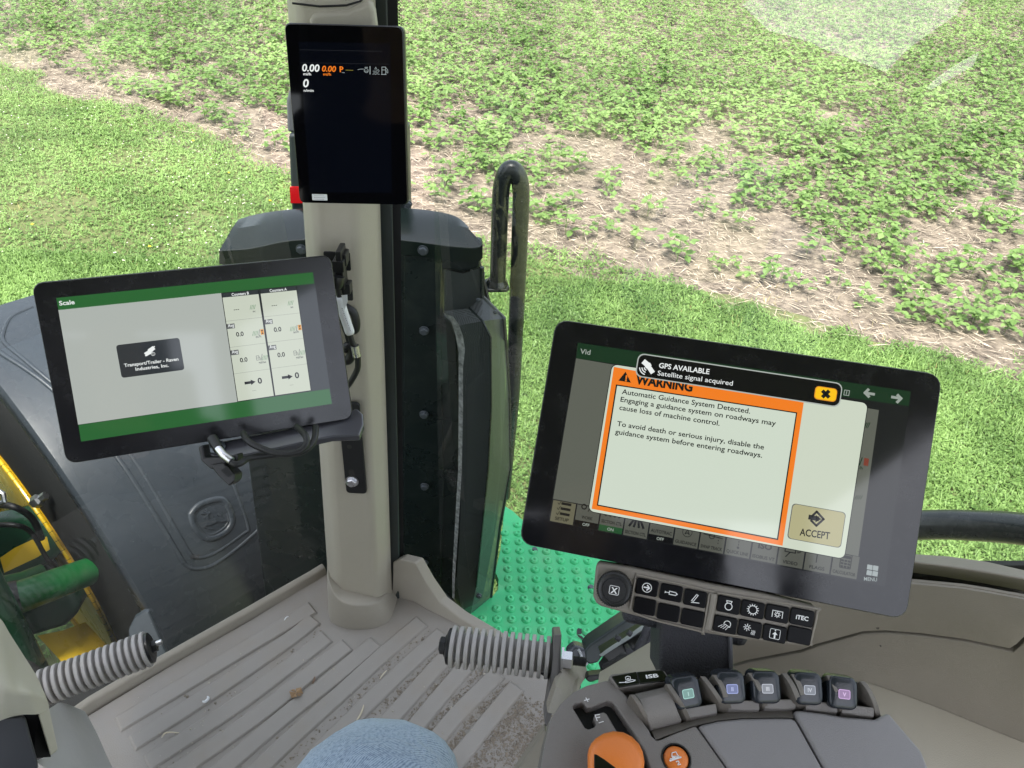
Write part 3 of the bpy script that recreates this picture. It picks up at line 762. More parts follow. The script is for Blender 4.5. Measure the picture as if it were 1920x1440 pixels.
# ------------------------------------------------------------------ side trim (right)
w1, w2 = dep(1720, 1091, .93), dep(1920, 1120, .86); wn_ = np.array([-(w2 - w1)[1], (w2 - w1)[0], 0.0]); wn_ = nrm(wn_)
if wn_[1] > 0: wn_ = -wn_
def wl(px, py, off=0.0):
    return onplane(px, py, wn_, w1 + wn_ * off)
st = thing("side_trim", "moulded grey-brown side trim under the window with a curved lid seam", "trim panel", w1)
back = -wn_ * 0.03
ru = [(1300, 1016), (1400, 1020), (1500, 1024), (1700, 1037), (1779, 1042), (1850, 1052), (1920, 1068), (2050, 1100), (2300, 1190)]
rl = [(1300, 1040), (1400, 1041), (1500, 1044), (1700, 1053), (1779, 1063), (1850, 1074), (1920, 1086), (2050, 1122), (2300, 1215)]
part("sill_rim", MB().loft([[wl(*a, -.05), wl(*b, -.025), wl(*b, -.05) - [0, 0, .02], wl(*a, -.08) - [0, 0, .02]] for a, b in zip(ru, rl)]), GREYTAN, st, bevel=0.004, seg=3)
part("slot_shade", MB().slab([[wl(x, 1060, -.075) for x in (1300, 1600, 2300)], [wl(x, 1250, -.075) for x in (1300, 1600, 2300)]], back * .3), MATBLACK, st)  # matt black sheet; the slot's shade is put into its colour
gt = [(1290, 1266), (1310, 1262), (1330, 1257), (1400, 1238), (1503, 1218), (1530, 1208), (1595, 1190), (1617, 1184), (1660, 1182), (1725, 1187), (1806, 1198), (1850, 1207), (1893, 1216), (1906, 1208), (1925, 1188), (1960, 1150)]
tp = [(1290, 1090), (1310, 1087), (1330, 1085), (1400, 1082), (1503, 1080), (1530, 1081), (1595, 1083), (1617, 1084), (1660, 1087), (1725, 1092), (1806, 1100), (1850, 1107), (1893, 1115), (1906, 1117), (1925, 1121), (1960, 1128)]
rows = [[wl(x, y - 1, -.007) for x, y in tp], [wl(x, y + 4, -.001) for x, y in tp], [wl(x, y + 14, 0) for x, y in tp]]
for f in (.35, .7): rows.append([wl(a[0] * (1 - f) + b[0] * f, (a[1] + 14) * (1 - f) + b[1] * f, 0.006 * math.sin(f * 3.1)) for a, b in zip(tp, gt)])
rows.append([wl(x, y, 0.0) for x, y in gt])
part("lid", MB().slab(rows, back * .15), GREYTAN, st, bevel=0.002, ang=50)
tp2 = [(1950, 1133), (1990, 1145), (2060, 1170), (2300, 1260)]; 
g2 = [(x, y + 4.5) for x, y in gt[:12]] + [(1890, 1221), (1900, 1222), (1912, 1211), (1932, 1191), (1966, 1153)]
top2 = [wl(x, y, -.004) for x, y in g2] + [wl(x, y, -.004) for x, y in ((1990, 1147), (2060, 1172), (2300, 1262))]
bt_px = [(1100, 1400), (1240, 1330), (1330, 1300), (1400, 1285), (1500, 1278), (1530, 1278), (1575, 1278), (1600, 1279), (1626, 1281), (1700, 1306), (1763, 1330), (1840, 1362), (1870, 1374), (1895, 1384), (1920, 1394), (1950, 1408), (1980, 1420), (2000, 1430), (2060, 1455), (2300, 1560)]
bt2 = [wl(x, y, -.004 + .02) for x, y in bt_px]
midr = [(a * .5 + b * .5) + wn_ * -.004 for a, b in zip(top2, bt2)]
part("lower_wall", MB().slab([top2, midr, bt2], back * .5), GREYTAN, st, bevel=0.002, ang=60)
zf = [b[2] for b in bt2]
fr_ = [(x * 1.0 - 60, y + 170) for x, y in bt_px]
part("pocket_floor", MB().slab([[b - wn_ * .03 for b in bt2], bt2, [onz(x, y, z + .01) for (x, y), z in zip(fr_, zf)]], (0, 0, -.02)), TAN, st, bevel=0.004, seg=3)
# stains on the wall: little drips
m = MB()
for x, y, r in ((1638, 1153, 3), (1641, 1165, 3.4), (1645, 1176, 4), (1651, 1211, 2), (1652, 1243, 3.2), (1553, 1160, 1.62), (1595, 1150, 2.5), (1626, 1262, 1.4)):
    f = Fr(wl(x, y, 0.0012 if y < 1182 else 0.003), (w2 - w1), (0, 0, 1)); disc(m, f, 0, 0, r * .0006, 0, 8, r * .001)
part("drip_stains", m, mat("drip_stain", (.07, .06, .05), .3), st)

# ================================================================== outside the cab
def ty(px, py, y=1.18):
    return onplane(px, py, (0, 1, 0), (0, y, 0))
eg = thing("exhaust_guard", "dark green-black exhaust tower guard with a row of hex bolts and woven mesh", "exhaust guard", (-0.25, 1.3, -0.5))
fp = [(413, 482), (470, 480), (547, 466), (752, 466), (847, 478), (900, 478), (901, 503), (870, 512), (834, 506), (832, 590), (846, 605), (858, 640), (862, 760), (860, 900), (853, 1060), (850, 1120), (868, 1160), (860, 1200), (505, 1200), (498, 1130), (465, 870), (430, 620)]
part("front_panel", MB().prism([ty(x, y) for x, y in fp], (0, 0.07, 0)), GUARD, eg, bevel=0.006, seg=3, ang=30)
# a raised centre band carries the bolts
part("bolt_band", MB().prism([ty(x, y, 1.178) for x, y in ((757, 480), (826, 480), (828, 700), (832, 900), (828, 1060), (824, 1150), (757, 1150))], (0, 0.004, 0)), GUARD, eg, bevel=0.003)
lo = [(411, 470), (470, 466), (547, 451), (660, 447), (752, 451), (847, 463), (893, 465), (905, 457)]
up = [(434, 430), (472, 424), (547, 413), (660, 409), (752, 413), (813, 417), (868, 425), (878, 428)]
bk = [(447, 411), (482, 401), (545, 392), (660, 387), (767, 390), (830, 398), (860, 408), (879, 426)]
LO = [ty(x, y, 1.172) for x, y in lo]; UP = [ty(x, y, 1.215) for x, y in up]; BK = [onz(x, y, u[2]) for (x, y), u in zip(bk, UP)]
SK = [ty(x, y + 26, 1.172) for x, y in lo]; BD = [b + [0, 0.03, -0.12] for b in BK]
part("cap", MB().grid([spl(r, 3) for r in (SK, LO, UP, BK, BD)]), CAPM, eg, bevel=0.0035, seg=3, ang=24)
part("rear_body", MB().prism([ty(x, y, 1.25) for x, y in ((440, 500), (880, 500), (900, 560), (890, 1000), (850, 1120), (520, 1120), (470, 850))], (0, .08, 0)), MATBLACK, eg)
def bolt(c, ax, r, m, parent, nm="bolt"):
    mb = MB().lathe(c, ax, [(r * 1.25, -.001), (r * 1.25, r * .18), (r * 1.05, r * .22)], 16)
    mb.lathe(c, ax, [(r, r * .2), (r, r * .72), (r * .8, r * .85), (0, r * .85)], 6, 0.3)
    return part(nm, mb, m, parent, ang=30)
for x, y in ((793, 469), (795, 620), (795, 777), (796, 912), (796, 1055), (565, 467)):
    bolt(ty(x, y, 1.172), (0, -1, 0), 0.0075, DULLBOLT, eg)
bolt(ty(898, 1117, 1.14), (0, -1, 0), 0.006, DULLBOLT, eg)
G_ = [((833, 505, 1.172), (868, 513, 1.172), (904, 501, 1.172)), ((833, 583, 1.172), (880, 578, 1.172), (904, 556, 1.172)), ((850, 612, 1.15), (905, 602, 1.11), (945, 597, 1.16)),
      ((862, 650, 1.13), (920, 632, 1.10), (948, 640, 1.2)), ((866, 760, 1.12), (921, 760, 1.10), (955, 745, 1.2)), ((866, 880, 1.12), (915, 880, 1.10), (957, 880, 1.2)),
      ((862, 1000, 1.12), (903, 1000, 1.10), (937, 990, 1.2)), ((856, 1090, 1.12), (893, 1100, 1.12), (921, 1115, 1.2)), ((868, 1160, 1.15), (882, 1154, 1.15), (921, 1119, 1.2))]
m = MB().grid([[ty(*p) for p in r] for r in G_])
o = part("mesh_guard", m, WIRE, eg, ang=20, fix=False)
uvl = o.data.uv_layers.new(name="UVMap")
for l in o.data.loops:
    c = m.v[l.vertex_index]; uvl.data[l.index].uv = (c[0] + 0.7 * c[1], c[2] + 0.35 * c[1])
for a, b in ((0, 1), (1, 2)):
    pass
part("guard_edge", MB().tube([ty(*r[2]) for r in G_], 0.004, 6), GUARD, eg)
part("guard_fold", MB().tube([ty(x, y - 0, z - .001) for x, y, z in (r[1] for r in G_[1:8])], 0.0022, 6), GUARD, eg)
for q in ((872, 590), (897, 562), (928, 585), (869, 612), (866, 632)):
    part("rivet", MB().lathe(ty(*q, 1.155), (0, -1, 0), [(.004, 0), (.004, .002), (0, .004)], 8), DULLBOLT, eg)
hs = [(830, 586, 850, 594), (838, 592, 860, 608), (846, 602, 868, 630), (854, 628, 872, 655), (860, 660, 868, 690), (860, 760, 868, 770), (859, 880, 866, 880), (852, 1000, 859, 1000), (848, 1080, 853, 1085), (848, 1120, 852, 1124)]
part("heat_shield", MB().grid([[ty(a, b, 1.09), ty(c, d, 1.085)] for a, b, c, d in hs]), FOIL, eg)
part("canister", MB().prism([ty(x, y, 1.2) for x, y in ((872, 724), (915, 692), (938, 690), (940, 870), (925, 1000), (880, 1090), (868, 1000))], (0, 0.2, 0)), SLATE, eg, bevel=0.008)
part("inner_back", MB().prism([ty(x, y, 1.27) for x, y in ((830, 500), (900, 500), (925, 600), (940, 700), (945, 880), (928, 1000), (905, 1120), (870, 1155), (830, 1150))], (0, 0.02, 0)), MATBLACK, eg)
# ------------------------------------------------------------------ upright stack behind the small display
sk = thing("exhaust_stack", "slate grey upright stack with a red reflector behind the slim portrait display", "stack", (-0.3, 1.32, 0.55))
part("lower_shroud", MB().prism([ty(x, y, 1.30) for x, y in ((540, 252), (762, 245), (765, 392), (766, 412), (547, 412))], (0, 0.05, 0)), SLATE, sk, bevel=0.006)
part("upper_shroud", MB().prism([ty(x, y, 1.31) for x, y in ((560, 100), (752, 96), (760, 246), (538, 250), (536, 190))], (0, 0.035, 0)), mat("grey_shroud", (.12, .125, .14), .4), sk, bevel=0.006)
part("reflector", MB().prism([ty(x, y, 1.297) for x, y in ((543, 351), (566, 351), (567, 381), (545, 381))], (0, 0.004, 0)), REDREF, sk)
for q in ((765, 383), (763, 392)):
    bolt(ty(*q, 1.297), (0.3, -1, 0), 0.006, DULLBOLT, sk)
# ------------------------------------------------------------------ grab rail beside the tower
gr = thing("grab_rail", "black hooped grab rail standing beside the mesh guard", "grab rail", ty(934, 530, 1.42))
path = spl([ty(x, y, 1.42) for x, y in ((933, 532), (936, 440), (939, 365), (943, 338), (950, 322), (958, 317), (967, 322), (974, 338), (977, 365), (975, 430), (971, 530), (966, 640), (961, 740), (953, 830), (944, 930))], 4)
part("tube", MB().tube(path, 0.0172, 14), RAILM, gr, ang=60)
cf = ty(932, 532, 1.42)
part("flange", MB().prism([onz(x, y, cf[2]) for x, y in ((901, 527), (914, 520), (948, 521), (956, 538), (951, 543), (917, 543), (903, 541))], (0, 0, -.008)), RAILM, gr, bevel=0.003)
part("collar", MB().lathe(cf, (0, 0, 1), [(.024, 0), (.022, .006), (.018, .012)], 16), RAILM, gr)
part("fender_bracket", MB().prism([ty(x, y, 1.4) for x, y in ((899, 523), (908, 523), (906, 545), (899, 552))], (0, .03, 0)), RAILM, gr, bevel=.002)
g2 = thing("grab_rail", "scratched black horizontal grab rail outside, right of the large warning display", "grab rail", dep(1840, 985, 1.25))
part("tube", MB().tube(spl([dep(x, y, d) for x, y, d in ((1500, 1010, 1.5), (1600, 995, 1.42), (1740, 984, 1.33), (1840, 986, 1.26), (1920, 992, 1.2), (2060, 1012, 1.1), (2200, 1060, 1.0))], 5), 0.0255, 16), RAILM, g2, ang=60)
# fine scratches on it
m = MB()
for _ in range(46):
    t = random.uniform(1745, 1915); d = 1.33 - (t - 1740) * .00072; y0 = 962 + random.random() * 45 + (t - 1740) * .03
    a = dep(t, y0, d - .026); b = dep(t + random.uniform(-7, 7), y0 + random.uniform(2, 9), d - .026)
    m.add([a, b, b + [.0006, 0, .0004], a + [.0006, 0, .0004]], [(0, 1, 2, 3)])
# ------------------------------------------------------------------ green step platform
ZP = -0.42
pf = thing("step_platform", "bright green dimpled metal step platform below the side window", "step platform", onz(1020, 1120, ZP))
pp = [(946, 948), (962, 958), (977, 972), (1040, 1010), (1115, 1044), (1200, 1060), (1290, 1100), (1330, 1160), (1240, 1270), (1120, 1330), (1000, 1262), (930, 1215), (870, 1170), (850, 1150), (922, 1119), (933, 1105), (934, 1086), (928, 1073), (938, 1030)]
part("plate", MB().prism([onz(x, y, ZP) for x, y in pp], (0, 0, -.025)), STEPG, pf, bevel=0.002)
c3 = lambda x, y: (560 + x / 3, 820 + y / 3)
O_ = onz(*c3(1198, 1024), ZP); e1 = (onz(*c3(1768, 1034), ZP) - O_) / 7; e2 = (onz(*c3(1180, 795), ZP) - O_) / 4
def inside(px, py, poly_):
    c = False
    for (x1, y1), (x2, y2) in zip(poly_, poly_[1:] + poly_[:1]):
        if (y1 > py) != (y2 > py) and px < (x2 - x1) * (py - y1) / (y2 - y1) + x1: c = not c
    return c
def topx(P):
    v = P - CC; d = v @ CW
    return 960 + FOC * (v @ CR) / d, 720 - FOC * (v @ CU) / d
dm = MB().lathe((0, 0, -.0005), (0, 0, 1), [(.0125, 0), (.0105, .0022), (.0082, .0046), (.0058, .0058), (.0038, .0058), (.003, .0035), (0, .003)], 14).mesh("dimple")
dm.materials.append(STEPG); dm.polygons.foreach_set("use_smooth", [True] * len(dm.polygons))
for i in range(-6, 12):
    for j in range(-6, 14):
        P = O_ + e1 * i + e2 * j; x, y = topx(P)
        if inside(x, y, [(950, 965), (1040, 1022), (1110, 1056), (1200, 1075), (1270, 1110), (1290, 1160), (1230, 1250), (1120, 1300), (1000, 1245), (890, 1168), (930, 1122), (940, 1080), (934, 1060), (942, 1030)]):
            o = bpy.data.objects.new("dimple", dm); COL.objects.link(o); o.parent = pf
            o.location = tuple(P - ORG[pf.name])
for q in ((1002, 1031), (1108, 1102)):
    bolt(onz(*q, ZP), (0, 0, 1), .007, DULLBOLT, pf)
fs = Fr(onz(1090, 1190, ZP + .001), onz(1110, 1203, ZP) - onz(1082, 1188, ZP), onz(1095, 1176, ZP) - onz(1086, 1204, ZP))
m = MB(); P8 = lambda pts: [(a, b) for a, b in pts]
L_ = lambda x, y: fs.l(1000 + x / 7.2, 1140 + y / 7.2)
poly(m, fs, [L_(x, y) for x, y in ((590, 290), (605, 270), (650, 282), (715, 315), (742, 360), (740, 420), (715, 450), (660, 425), (605, 385), (588, 340))], .0003)
stk = part("decal", m, INK, pf)
DEER = [(590, 748), (640, 700), (690, 658), (712, 640), (728, 680), (752, 772), (800, 792), (900, 742), (1010, 700), (1060, 712), (1130, 788), (1210, 800), (1282, 842), (1268, 860), (1220, 832), (1080, 850), (970, 838), (880, 890), (780, 930), (692, 942), (640, 978), (578, 986), (600, 960), (688, 896), (690, 850), (662, 762), (640, 748), (604, 762)]
def dd(x, y):
    a, b = (1280 - x) / 700, (840 - y) / 700
    return fs.l(1060 + (570 + a * 385 + b * 150) / 24, 1165 + (600 + a * 150 - b * 420) / 24)
m = MB(); m.flat([fs.p(*dd(x, y), .0006) for x, y in DEER])
for pts in ([(694, 640), (704, 560), (650, 498)], [(690, 608), (640, 592), (580, 556)], [(1044, 694), (970, 634)], [(630, 984), (830, 1042)]):
    stroke(m, fs, [dd(*p) for p in pts], .0011, .0006)
part("deer_emblem", m, STEPG, stk, smooth=False)
m = MB()
for k in range(18):
    w = random.choice((3, 5, 8)); a = (465 + k * 14, 375 + k * 9.5); stroke(m, fs, [L_(*a), L_(a[0] + 4, a[1] + 34)], w * .00013, .0004)
for k in range(16):
    a = (560 + k * 12, 382 + k * 6.5); stroke(m, fs, [L_(*a), L_(a[0] + 7, a[1] + 3)], .0007, .0004)
part("barcode", m, INK, stk, smooth=False)

# ------------------------------------------------------------------ front wheel and its fender
WC = np.array([-1.383, 1.474, -.657]); FA = math.radians(-51.06)
WF = np.array([math.sin(FA), math.cos(FA), 0]); WR = np.array([math.cos(FA), -math.sin(FA), 0])
fw = thing("front_wheel", "black front tractor tyre with a yellow rim seen from inside", "wheel", (WC[0], WC[1], GROUND))
part("tyre", MB().lathe(WC, WR, [(.418, .02), (.43, .004), (.47, .004), (.56, .014), (.61, .03), (.64, .06), (.65, .10), (.65, .44), (.64, .48), (.6, .51), (.5, .51), (.43, .48)], 72), TYRE, fw, ang=50)
for s in (0, 1):
    for k in range(22):
        a = 2 * math.pi * (k + .5 * s) / 22; dirs = lambda t: math.cos(t) * WF + math.sin(t) * np.array([0, 0, 1.])
        t0, t1 = (.10, .27) if s == 0 else (.48, .23)
        m = MB(); w = .028
        m.prism([WC + WR * t0 + dirs(a - w) * .645, WC + WR * t0 + dirs(a + w) * .645, WC + WR * t1 + dirs(a + .26 + w) * .645, WC + WR * t1 + dirs(a + .26 - w) * .645], dirs(a + .13) * .022)
        part("tread_bar", m, TYRE, fw, bevel=.008)
rim = part("rim", MB().lathe(WC, WR, [(.424, .004), (.412, .0), (.395, .02), (.385, .09), (.36, .12), (.355, .22), (.26, .26), (.13, .24), (0, .24)], 64), YELLOW, fw, ang=40)
part("rim_flange", MB().tube([WC - WR * .004 + WF * .421 * math.cos(t) + np.array([0, 0, 1]) * .421 * math.sin(t) for t in np.linspace(0, 2 * math.pi, 90, endpoint=False)], .0052, 8, closed=True), YELLOW, rim)
m = MB()
for k in range(96):
    t = k * 2 * math.pi / 96; q = WC - WR * .004 + (WF * math.cos(t) + np.array([0, 0, 1]) * math.sin(t)) * .4212
    tt = -WF * math.sin(t) + np.array([0, 0, 1]) * math.cos(t)
    m.tube([q - tt * .001, q + tt * .0006], .0055, 6)
part("flange_notch", m, mat("dark_notch", (.1, .07, .01), .6), rim)
def cyl(px, py, r=.768):
    d = ray(px, py); o = CC - WC; d2 = d - (d @ WR) * WR; o2 = o - (o @ WR) * WR
    A, B, Cq = d2 @ d2, 2 * d2 @ o2, o2 @ o2 - r * r; D = B * B - 4 * A * Cq
    t = (-B - math.sqrt(max(D, 0))) / (2 * A)
    return CC + d * t
FR = .768
fd = thing("wheel_fender", "grey-black moulded fender with an embossed leaping deer emblem, over the front wheel", "fender", WC + [0, 0, FR])
def fpt(phi, t, r=FR):
    return WC + WR * t + r * (math.cos(phi) * WF + math.sin(phi) * np.array([0, 0, 1.]))
phi0 = lambda t: ip(t, [0, .1, .29, .4, .51, .545], [89, 89, 91, 95, 100, 105])
ts_ = [(.032, -.055), (.032, -.012), (.040, -.002), (.06, 0), (.17, .003), (.29, .004), (.4, .003), (.51, 0), (.535, -.004), (.545, -.02), (.545, -.07)]
part("shell", MB().slab([[fpt(math.radians(phi0(t) + q_ * (206 - phi0(t))), t, FR + dr) for t, dr in ts_] for q_ in np.linspace(0, 1, 44)], (0.0, 0.0, -.006)), FENDER, fd, ang=40)
e_ = lambda pts: [(x / 3, 780 + y / 3) for x, y in pts]
def line(nm, pxs, r, par=None, closed=False, lift=.001):
    P = [cyl(x, y, FR + lift) for x, y in pxs]
    return part(nm, MB().tube(spl(P, 5) if not closed else spl(P + [P[0]], 5)[:-1], r, 8, closed=closed), FENDER, par or fd, ang=80)
line("embossed_line", [(-40, 628), (0, 661), (45, 690), (90, 723), (150, 780)] + e_([(660, 235), (850, 520), (1000, 770), (1040, 830), (1090, 858), (1180, 845), (1300, 770), (1420, 670), (1452, 640)]), .006)
line("embossed_line", [(62, 576), (22, 595), (7, 622), (8, 642), (40, 670), (83, 706), (160, 770)] + e_([(745, 235), (950, 570), (1060, 760), (1100, 795), (1200, 775), (1370, 660), (1393, 620), (1330, 430), (1300, 360)]), .0052)
bd = line("badge_rim", e_([(1072, 552), (1110, 508), (1170, 480), (1245, 469), (1285, 520), (1302, 596), (1262, 655), (1185, 690), (1128, 668), (1088, 612)]), .0095, closed=True, lift=.0)
line("badge_inner", e_([(1094, 556), (1125, 522), (1176, 499), (1236, 490), (1268, 530), (1284, 590), (1250, 636), (1186, 668), (1142, 650), (1106, 604)]), .0042, bd, closed=True)
DEER = [(590, 748), (640, 700), (690, 658), (712, 640), (728, 680), (752, 772), (800, 792), (900, 742), (1010, 700), (1060, 712), (1130, 788), (1210, 800), (1282, 842), (1268, 860), (1220, 832), (1080, 850), (970, 838), (880, 890), (780, 930), (692, 942), (640, 978), (578, 986), (600, 960), (688, 896), (690, 850), (662, 762), (640, 748), (604, 762)]
DEERL = [[(694, 640), (704, 560), (650, 498)], [(690, 608), (640, 592), (580, 556)], [(640, 592), (600, 626), (528, 614)], [(702, 612), (772, 598)], [(1044, 694), (970, 634)], [(630, 984), (700, 1010), (830, 1042)]]
dz = lambda x, y: (340 + x / 14.4, 920 + y / 14.4)
m = MB().loft([[cyl(*dz(x, y), FR - .002) for x, y in DEER], [cyl(*dz(x, y), FR + .008) for x, y in DEER]])
part("deer_relief", m, FENDER, bd, bevel=.001)
for pts in DEERL:
    part("deer_relief", MB().tube([cyl(*dz(x, y), FR + .003) for x, y in pts], .0036, 6), FENDER, bd, ang=80)
# ------------------------------------------------------------------ axle, hoses and frame inside the wheel
ax_ = thing("steering_axle", "green steering axle with a black boot and hoses inside the front wheel", "axle", dep(60, 1100, 2.0))
part("axle_tube", MB().tube([dep(30, 1122, 1.75), dep(95, 1098, 1.8), dep(165, 1072, 1.9)], [.037, .036, .034], 18), GREENP, ax_, ang=60)
part("boot", MB().tube([dep(-60, 1140, 1.70), dep(0, 1128, 1.73), dep(37, 1117, 1.75)], [.042, .040, .036], 18), HOSE, ax_, ang=60)
part("tie_rod", MB().tube([dep(-20, 1098, 1.85), dep(40, 1085, 1.9), dep(78, 1070, 1.95)], .017, 12), GREENP, ax_, ang=60)
part("hub", MB().lathe(WC + WR * .26, -WR, [(.20, 0), (.20, .05), (.165, .08), (.16, .2), (.13, .24), (.12, .5)], 32), DKGREEN, ax_)
part("knuckle", MB().prism([dep(x, y, 1.98) for x, y in ((-30, 1120), (60, 1125), (130, 1110), (150, 1150), (120, 1180), (20, 1210), (-30, 1220))], (.0, .08, 0)), DKGREEN, ax_, bevel=.02, seg=3)
part("carrier", MB().prism([dep(x, y, 2.05) for x, y in ((-30, 985), (40, 970), (120, 995), (110, 1050), (60, 1080), (-30, 1100))], (0, .06, 0)), DKGREEN, ax_, bevel=.02, seg=3)
part("yellow_plate", MB().grid([[dep(0, 1046, 1.98), dep(28, 1027, 1.98), dep(60, 1012, 1.97), dep(88, 1006, 1.95)], [dep(8, 1074, 1.96), dep(38, 1060, 1.96), dep(70, 1045, 1.95), dep(94, 1030, 1.93)]]), YELLOW, ax_)
part("yellow_web", MB().grid([[dep(70, 1192, 1.85), dep(118, 1182, 1.9), dep(160, 1166, 1.95), dep(200, 1210, 1.98)], [dep(98, 1222, 1.82), dep(140, 1220, 1.86), dep(175, 1228, 1.9), dep(205, 1250, 1.92)], [dep(135, 1262, 1.78), dep(160, 1262, 1.8), dep(190, 1270, 1.85), dep(208, 1280, 1.88)]]), YELLOW, ax_)
for pts, r in (([(-20, 945, 1.85), (25, 950, 1.8), (60, 972, 1.85), (78, 1010, 1.9)], .008), ([(-10, 985, 1.8), (30, 985, 1.8), (60, 1000, 1.85), (90, 1050, 1.9), (120, 1080, 1.95)], .006), ([(20, 1240, 1.6), (60, 1260, 1.62), (90, 1300, 1.65)], .016)):
    part("hose", MB().tube(spl([dep(*p) for p in pts], 5), r, 8), HOSE, ax_, ang=80)
part("rim_shade_disc", MB().lathe(WC + WR * .010, WR, [(0, 0), (.36, 0), (.408, .003), (.378, .08), (.378, .16), (0, .16)], 40), MATBLACK, ax_)  # black disc filling the rim; the shade in there is put into its colour
part("fitting", MB().lathe(dep(62, 945, 1.84), (.6, .2, .4), [(.012, 0), (.016, .005), (.016, .02), (.01, .025), (.01, .04)], 6), STEEL, ax_)
part("clip", MB().tube([dep(-4, 920, 1.75), dep(6, 926, 1.75), dep(8, 940, 1.75), dep(-4, 946, 1.75)], .006, 8), STEEL, ax_)
fr2 = thing("tractor_frame", "dark green chassis frame beyond the steering axle", "chassis", (-1.9, 1.0, -.7))
part("rail", MB().prism([(-2.6, 1.9, -1.05), (-1.0, .55, -1.05), (-1.25, .35, -1.05), (-2.9, 1.7, -1.05)], (0, 0, .75)), DKGREEN, fr2, bevel=.03)
part("belly", MB().prism([(-1.6, .9, -1.15), (-.25, .95, -1.15), (.05, .55, -1.15), (.5, -.5, -1.15), (-1.0, -.6, -1.15), (-1.7, .3, -1.15)], (0, 0, .75)), MATBLACK, fr2, bevel=.03)
part("floor_pan", MB().prism([(-.78, .50, -.05), (-.36, .90, -.05), (-.2, .93, -.05), (.1, .72, -.05), (.9, 0, -.05), (.75, -.9, -.05), (-.8, -.9, -.05), (-1.0, 0, -.05)], (0, 0, -.35)), MATBLACK, fr2)
# slate plate standing in for a windscreen reflection by the left foot peg
part("reflection_plate", MB().prism([dep(x, y, 1.62) for x, y in ((240, 1182), (252, 1158), (268, 1148), (278, 1147), (318, 1240), (285, 1300), (250, 1300))], (0, .01, 0)), mat("slate_plate", (.04, .05, .058), .35), fr2, bevel=.003)

hd = thing("engine_hood", "unseen green engine hood ahead of the cab, left of the front wheel", "hood", WF * 2 + [0, 0, -.4])  # out of view; added to shade the inside of the front wheel
hp = lambda f_, r_, z_: WF * f_ + WR * r_ + np.array([0, 0, z_])
part("hood_shell", MB().loft([[hp(f_, r_, z_) for r_, z_ in ((.10, -.75), (.12, -.1), (.06, .25), (-.1, .34), (-.6, .34), (-.8, .25), (-.82, -.75))] for f_ in (1.4, 1.8, 2.6, 3.2)]), DKGREEN, hd, bevel=.03, seg=3)

# ================================================================== displays
SCR_WHITE = em("screen_white", srgb(205, 216, 200)); SCR_GREY = em("screen_grey", srgb(172, 178, 172)); SCR_GREEN = em("screen_green", srgb(40, 98, 48)); SCR_CREAM = em("screen_cream", srgb(198, 205, 189))
SCR_DARK = em("screen_dark", srgb(45, 50, 54)); SCR_INK = em("screen_ink", srgb(14, 17, 19)); SCR_TXT = em("screen_text_white", srgb(236, 240, 238)); SCR_LINE = em("screen_line", srgb(150, 155, 145)); SCR_MIDGREY = em("screen_tag_grey", srgb(95, 98, 98))
SCR_GREENTXT = em("screen_green_ink", srgb(30, 120, 60)); SCR_OR = em("screen_orange", srgb(240, 125, 30)); SCR_AMBER = em("screen_amber", srgb(225, 150, 40)); SCR_YEL = em("screen_yellow", srgb(250, 195, 20))
DIM_GREY = em("screen_dim_grey", srgb(92, 95, 86)); DIM_GREEN = em("screen_dim_green", srgb(16, 48, 26)); DIM_CELL = em("screen_dim_cell", srgb(100, 98, 78)); DIM_INK = em("screen_dim_ink", srgb(14, 16, 15)); DIM_TXT = em("screen_dim_text", srgb(150, 158, 150)); DIM_CELL2 = em("screen_dim_cell_grey", srgb(82, 84, 76)); DIM_BLUE = em("screen_dim_blue", srgb(40, 80, 120)); DIM_GON = em("screen_on_green", srgb(30, 75, 40)); DIM_RED = em("screen_dim_red", srgb(120, 55, 40))
SCR_BTN = em("screen_button", srgb(176, 172, 132)); SCR_PANEL = em("screen_panel", srgb(203, 212, 194)); SCR_BLACK = em("screen_black", (0, 0, 0.0005)); SCR_DEEP = em("screen_deep_navy", (0.0006, 0.0012, 0.003)); SCR_DEEP.node_tree.nodes["Principled BSDF"].inputs["Specular IOR Level"].default_value = .28; SCR_DEEP.node_tree.nodes["Principled BSDF"].inputs["Base Color"].default_value = (.002, .002, .003, 1); DIM_MENU = em("screen_menu", srgb(150, 160, 160))

def flat_part(nm, m, material, parent):
    return part(nm, m, material, parent, smooth=False)
def monitor(q, width, label, cat, rad=.011, depth=.028, bezel=BEZEL):
    fr, w, h = quad_frame(q, width)
    t = thing("display_monitor", label, cat, fr.p(w / 2, -h / 2, -depth))
    m = MB(); rr(m, fr, 0, -h, w, 0, rad, -.0035, depth - .0035)
    part("housing", m, BLACKP, t, bevel=.003, seg=3)
    m = MB(); rr(m, fr, .0012, -h + .0012, w - .0012, -.0012, rad, 0, .0034)
    part("cover_glass", m, bezel, t, bevel=.0007)
    return t, fr, w, h
# ---- left, wide display
A = lambda x, y: (40 + x / 2.909, 460 + y / 2.909)
DL, f, w, h = monitor([(56, 530), (621, 477), (661, 786), (119, 873)], .325, "left wide display tilted on a bracket, showing a grey Scale page with counter columns", "display", bezel=BEZELMATT)
LFR = f
def R_(m, a, b, r=0.0, hh=.0004): return rrpx(m, f, A(*a), A(*b), r, hh)
scr = flat_part("screen", R_(MB(), (190, 288), (1695, 862), 0, .0002), SCR_DARK, DL)
flat_part("title_bar", R_(MB(), (190, 287), (1598, 208), 0), SCR_GREEN, DL)
u0, v0 = f.l(*A(205, 352), 0); u1, v1 = f.l(*A(1180, 852), 0); vb = v1
vt = f.l(*A(190, 287))[1]
m = MB().flat([f.p(*f.l(*A(x, y)), .0004) for x, y in ((202, 352), (1090, 260), (1180, 853), (310, 978))])
page = flat_part("scale_page", m, SCR_GREY, DL)
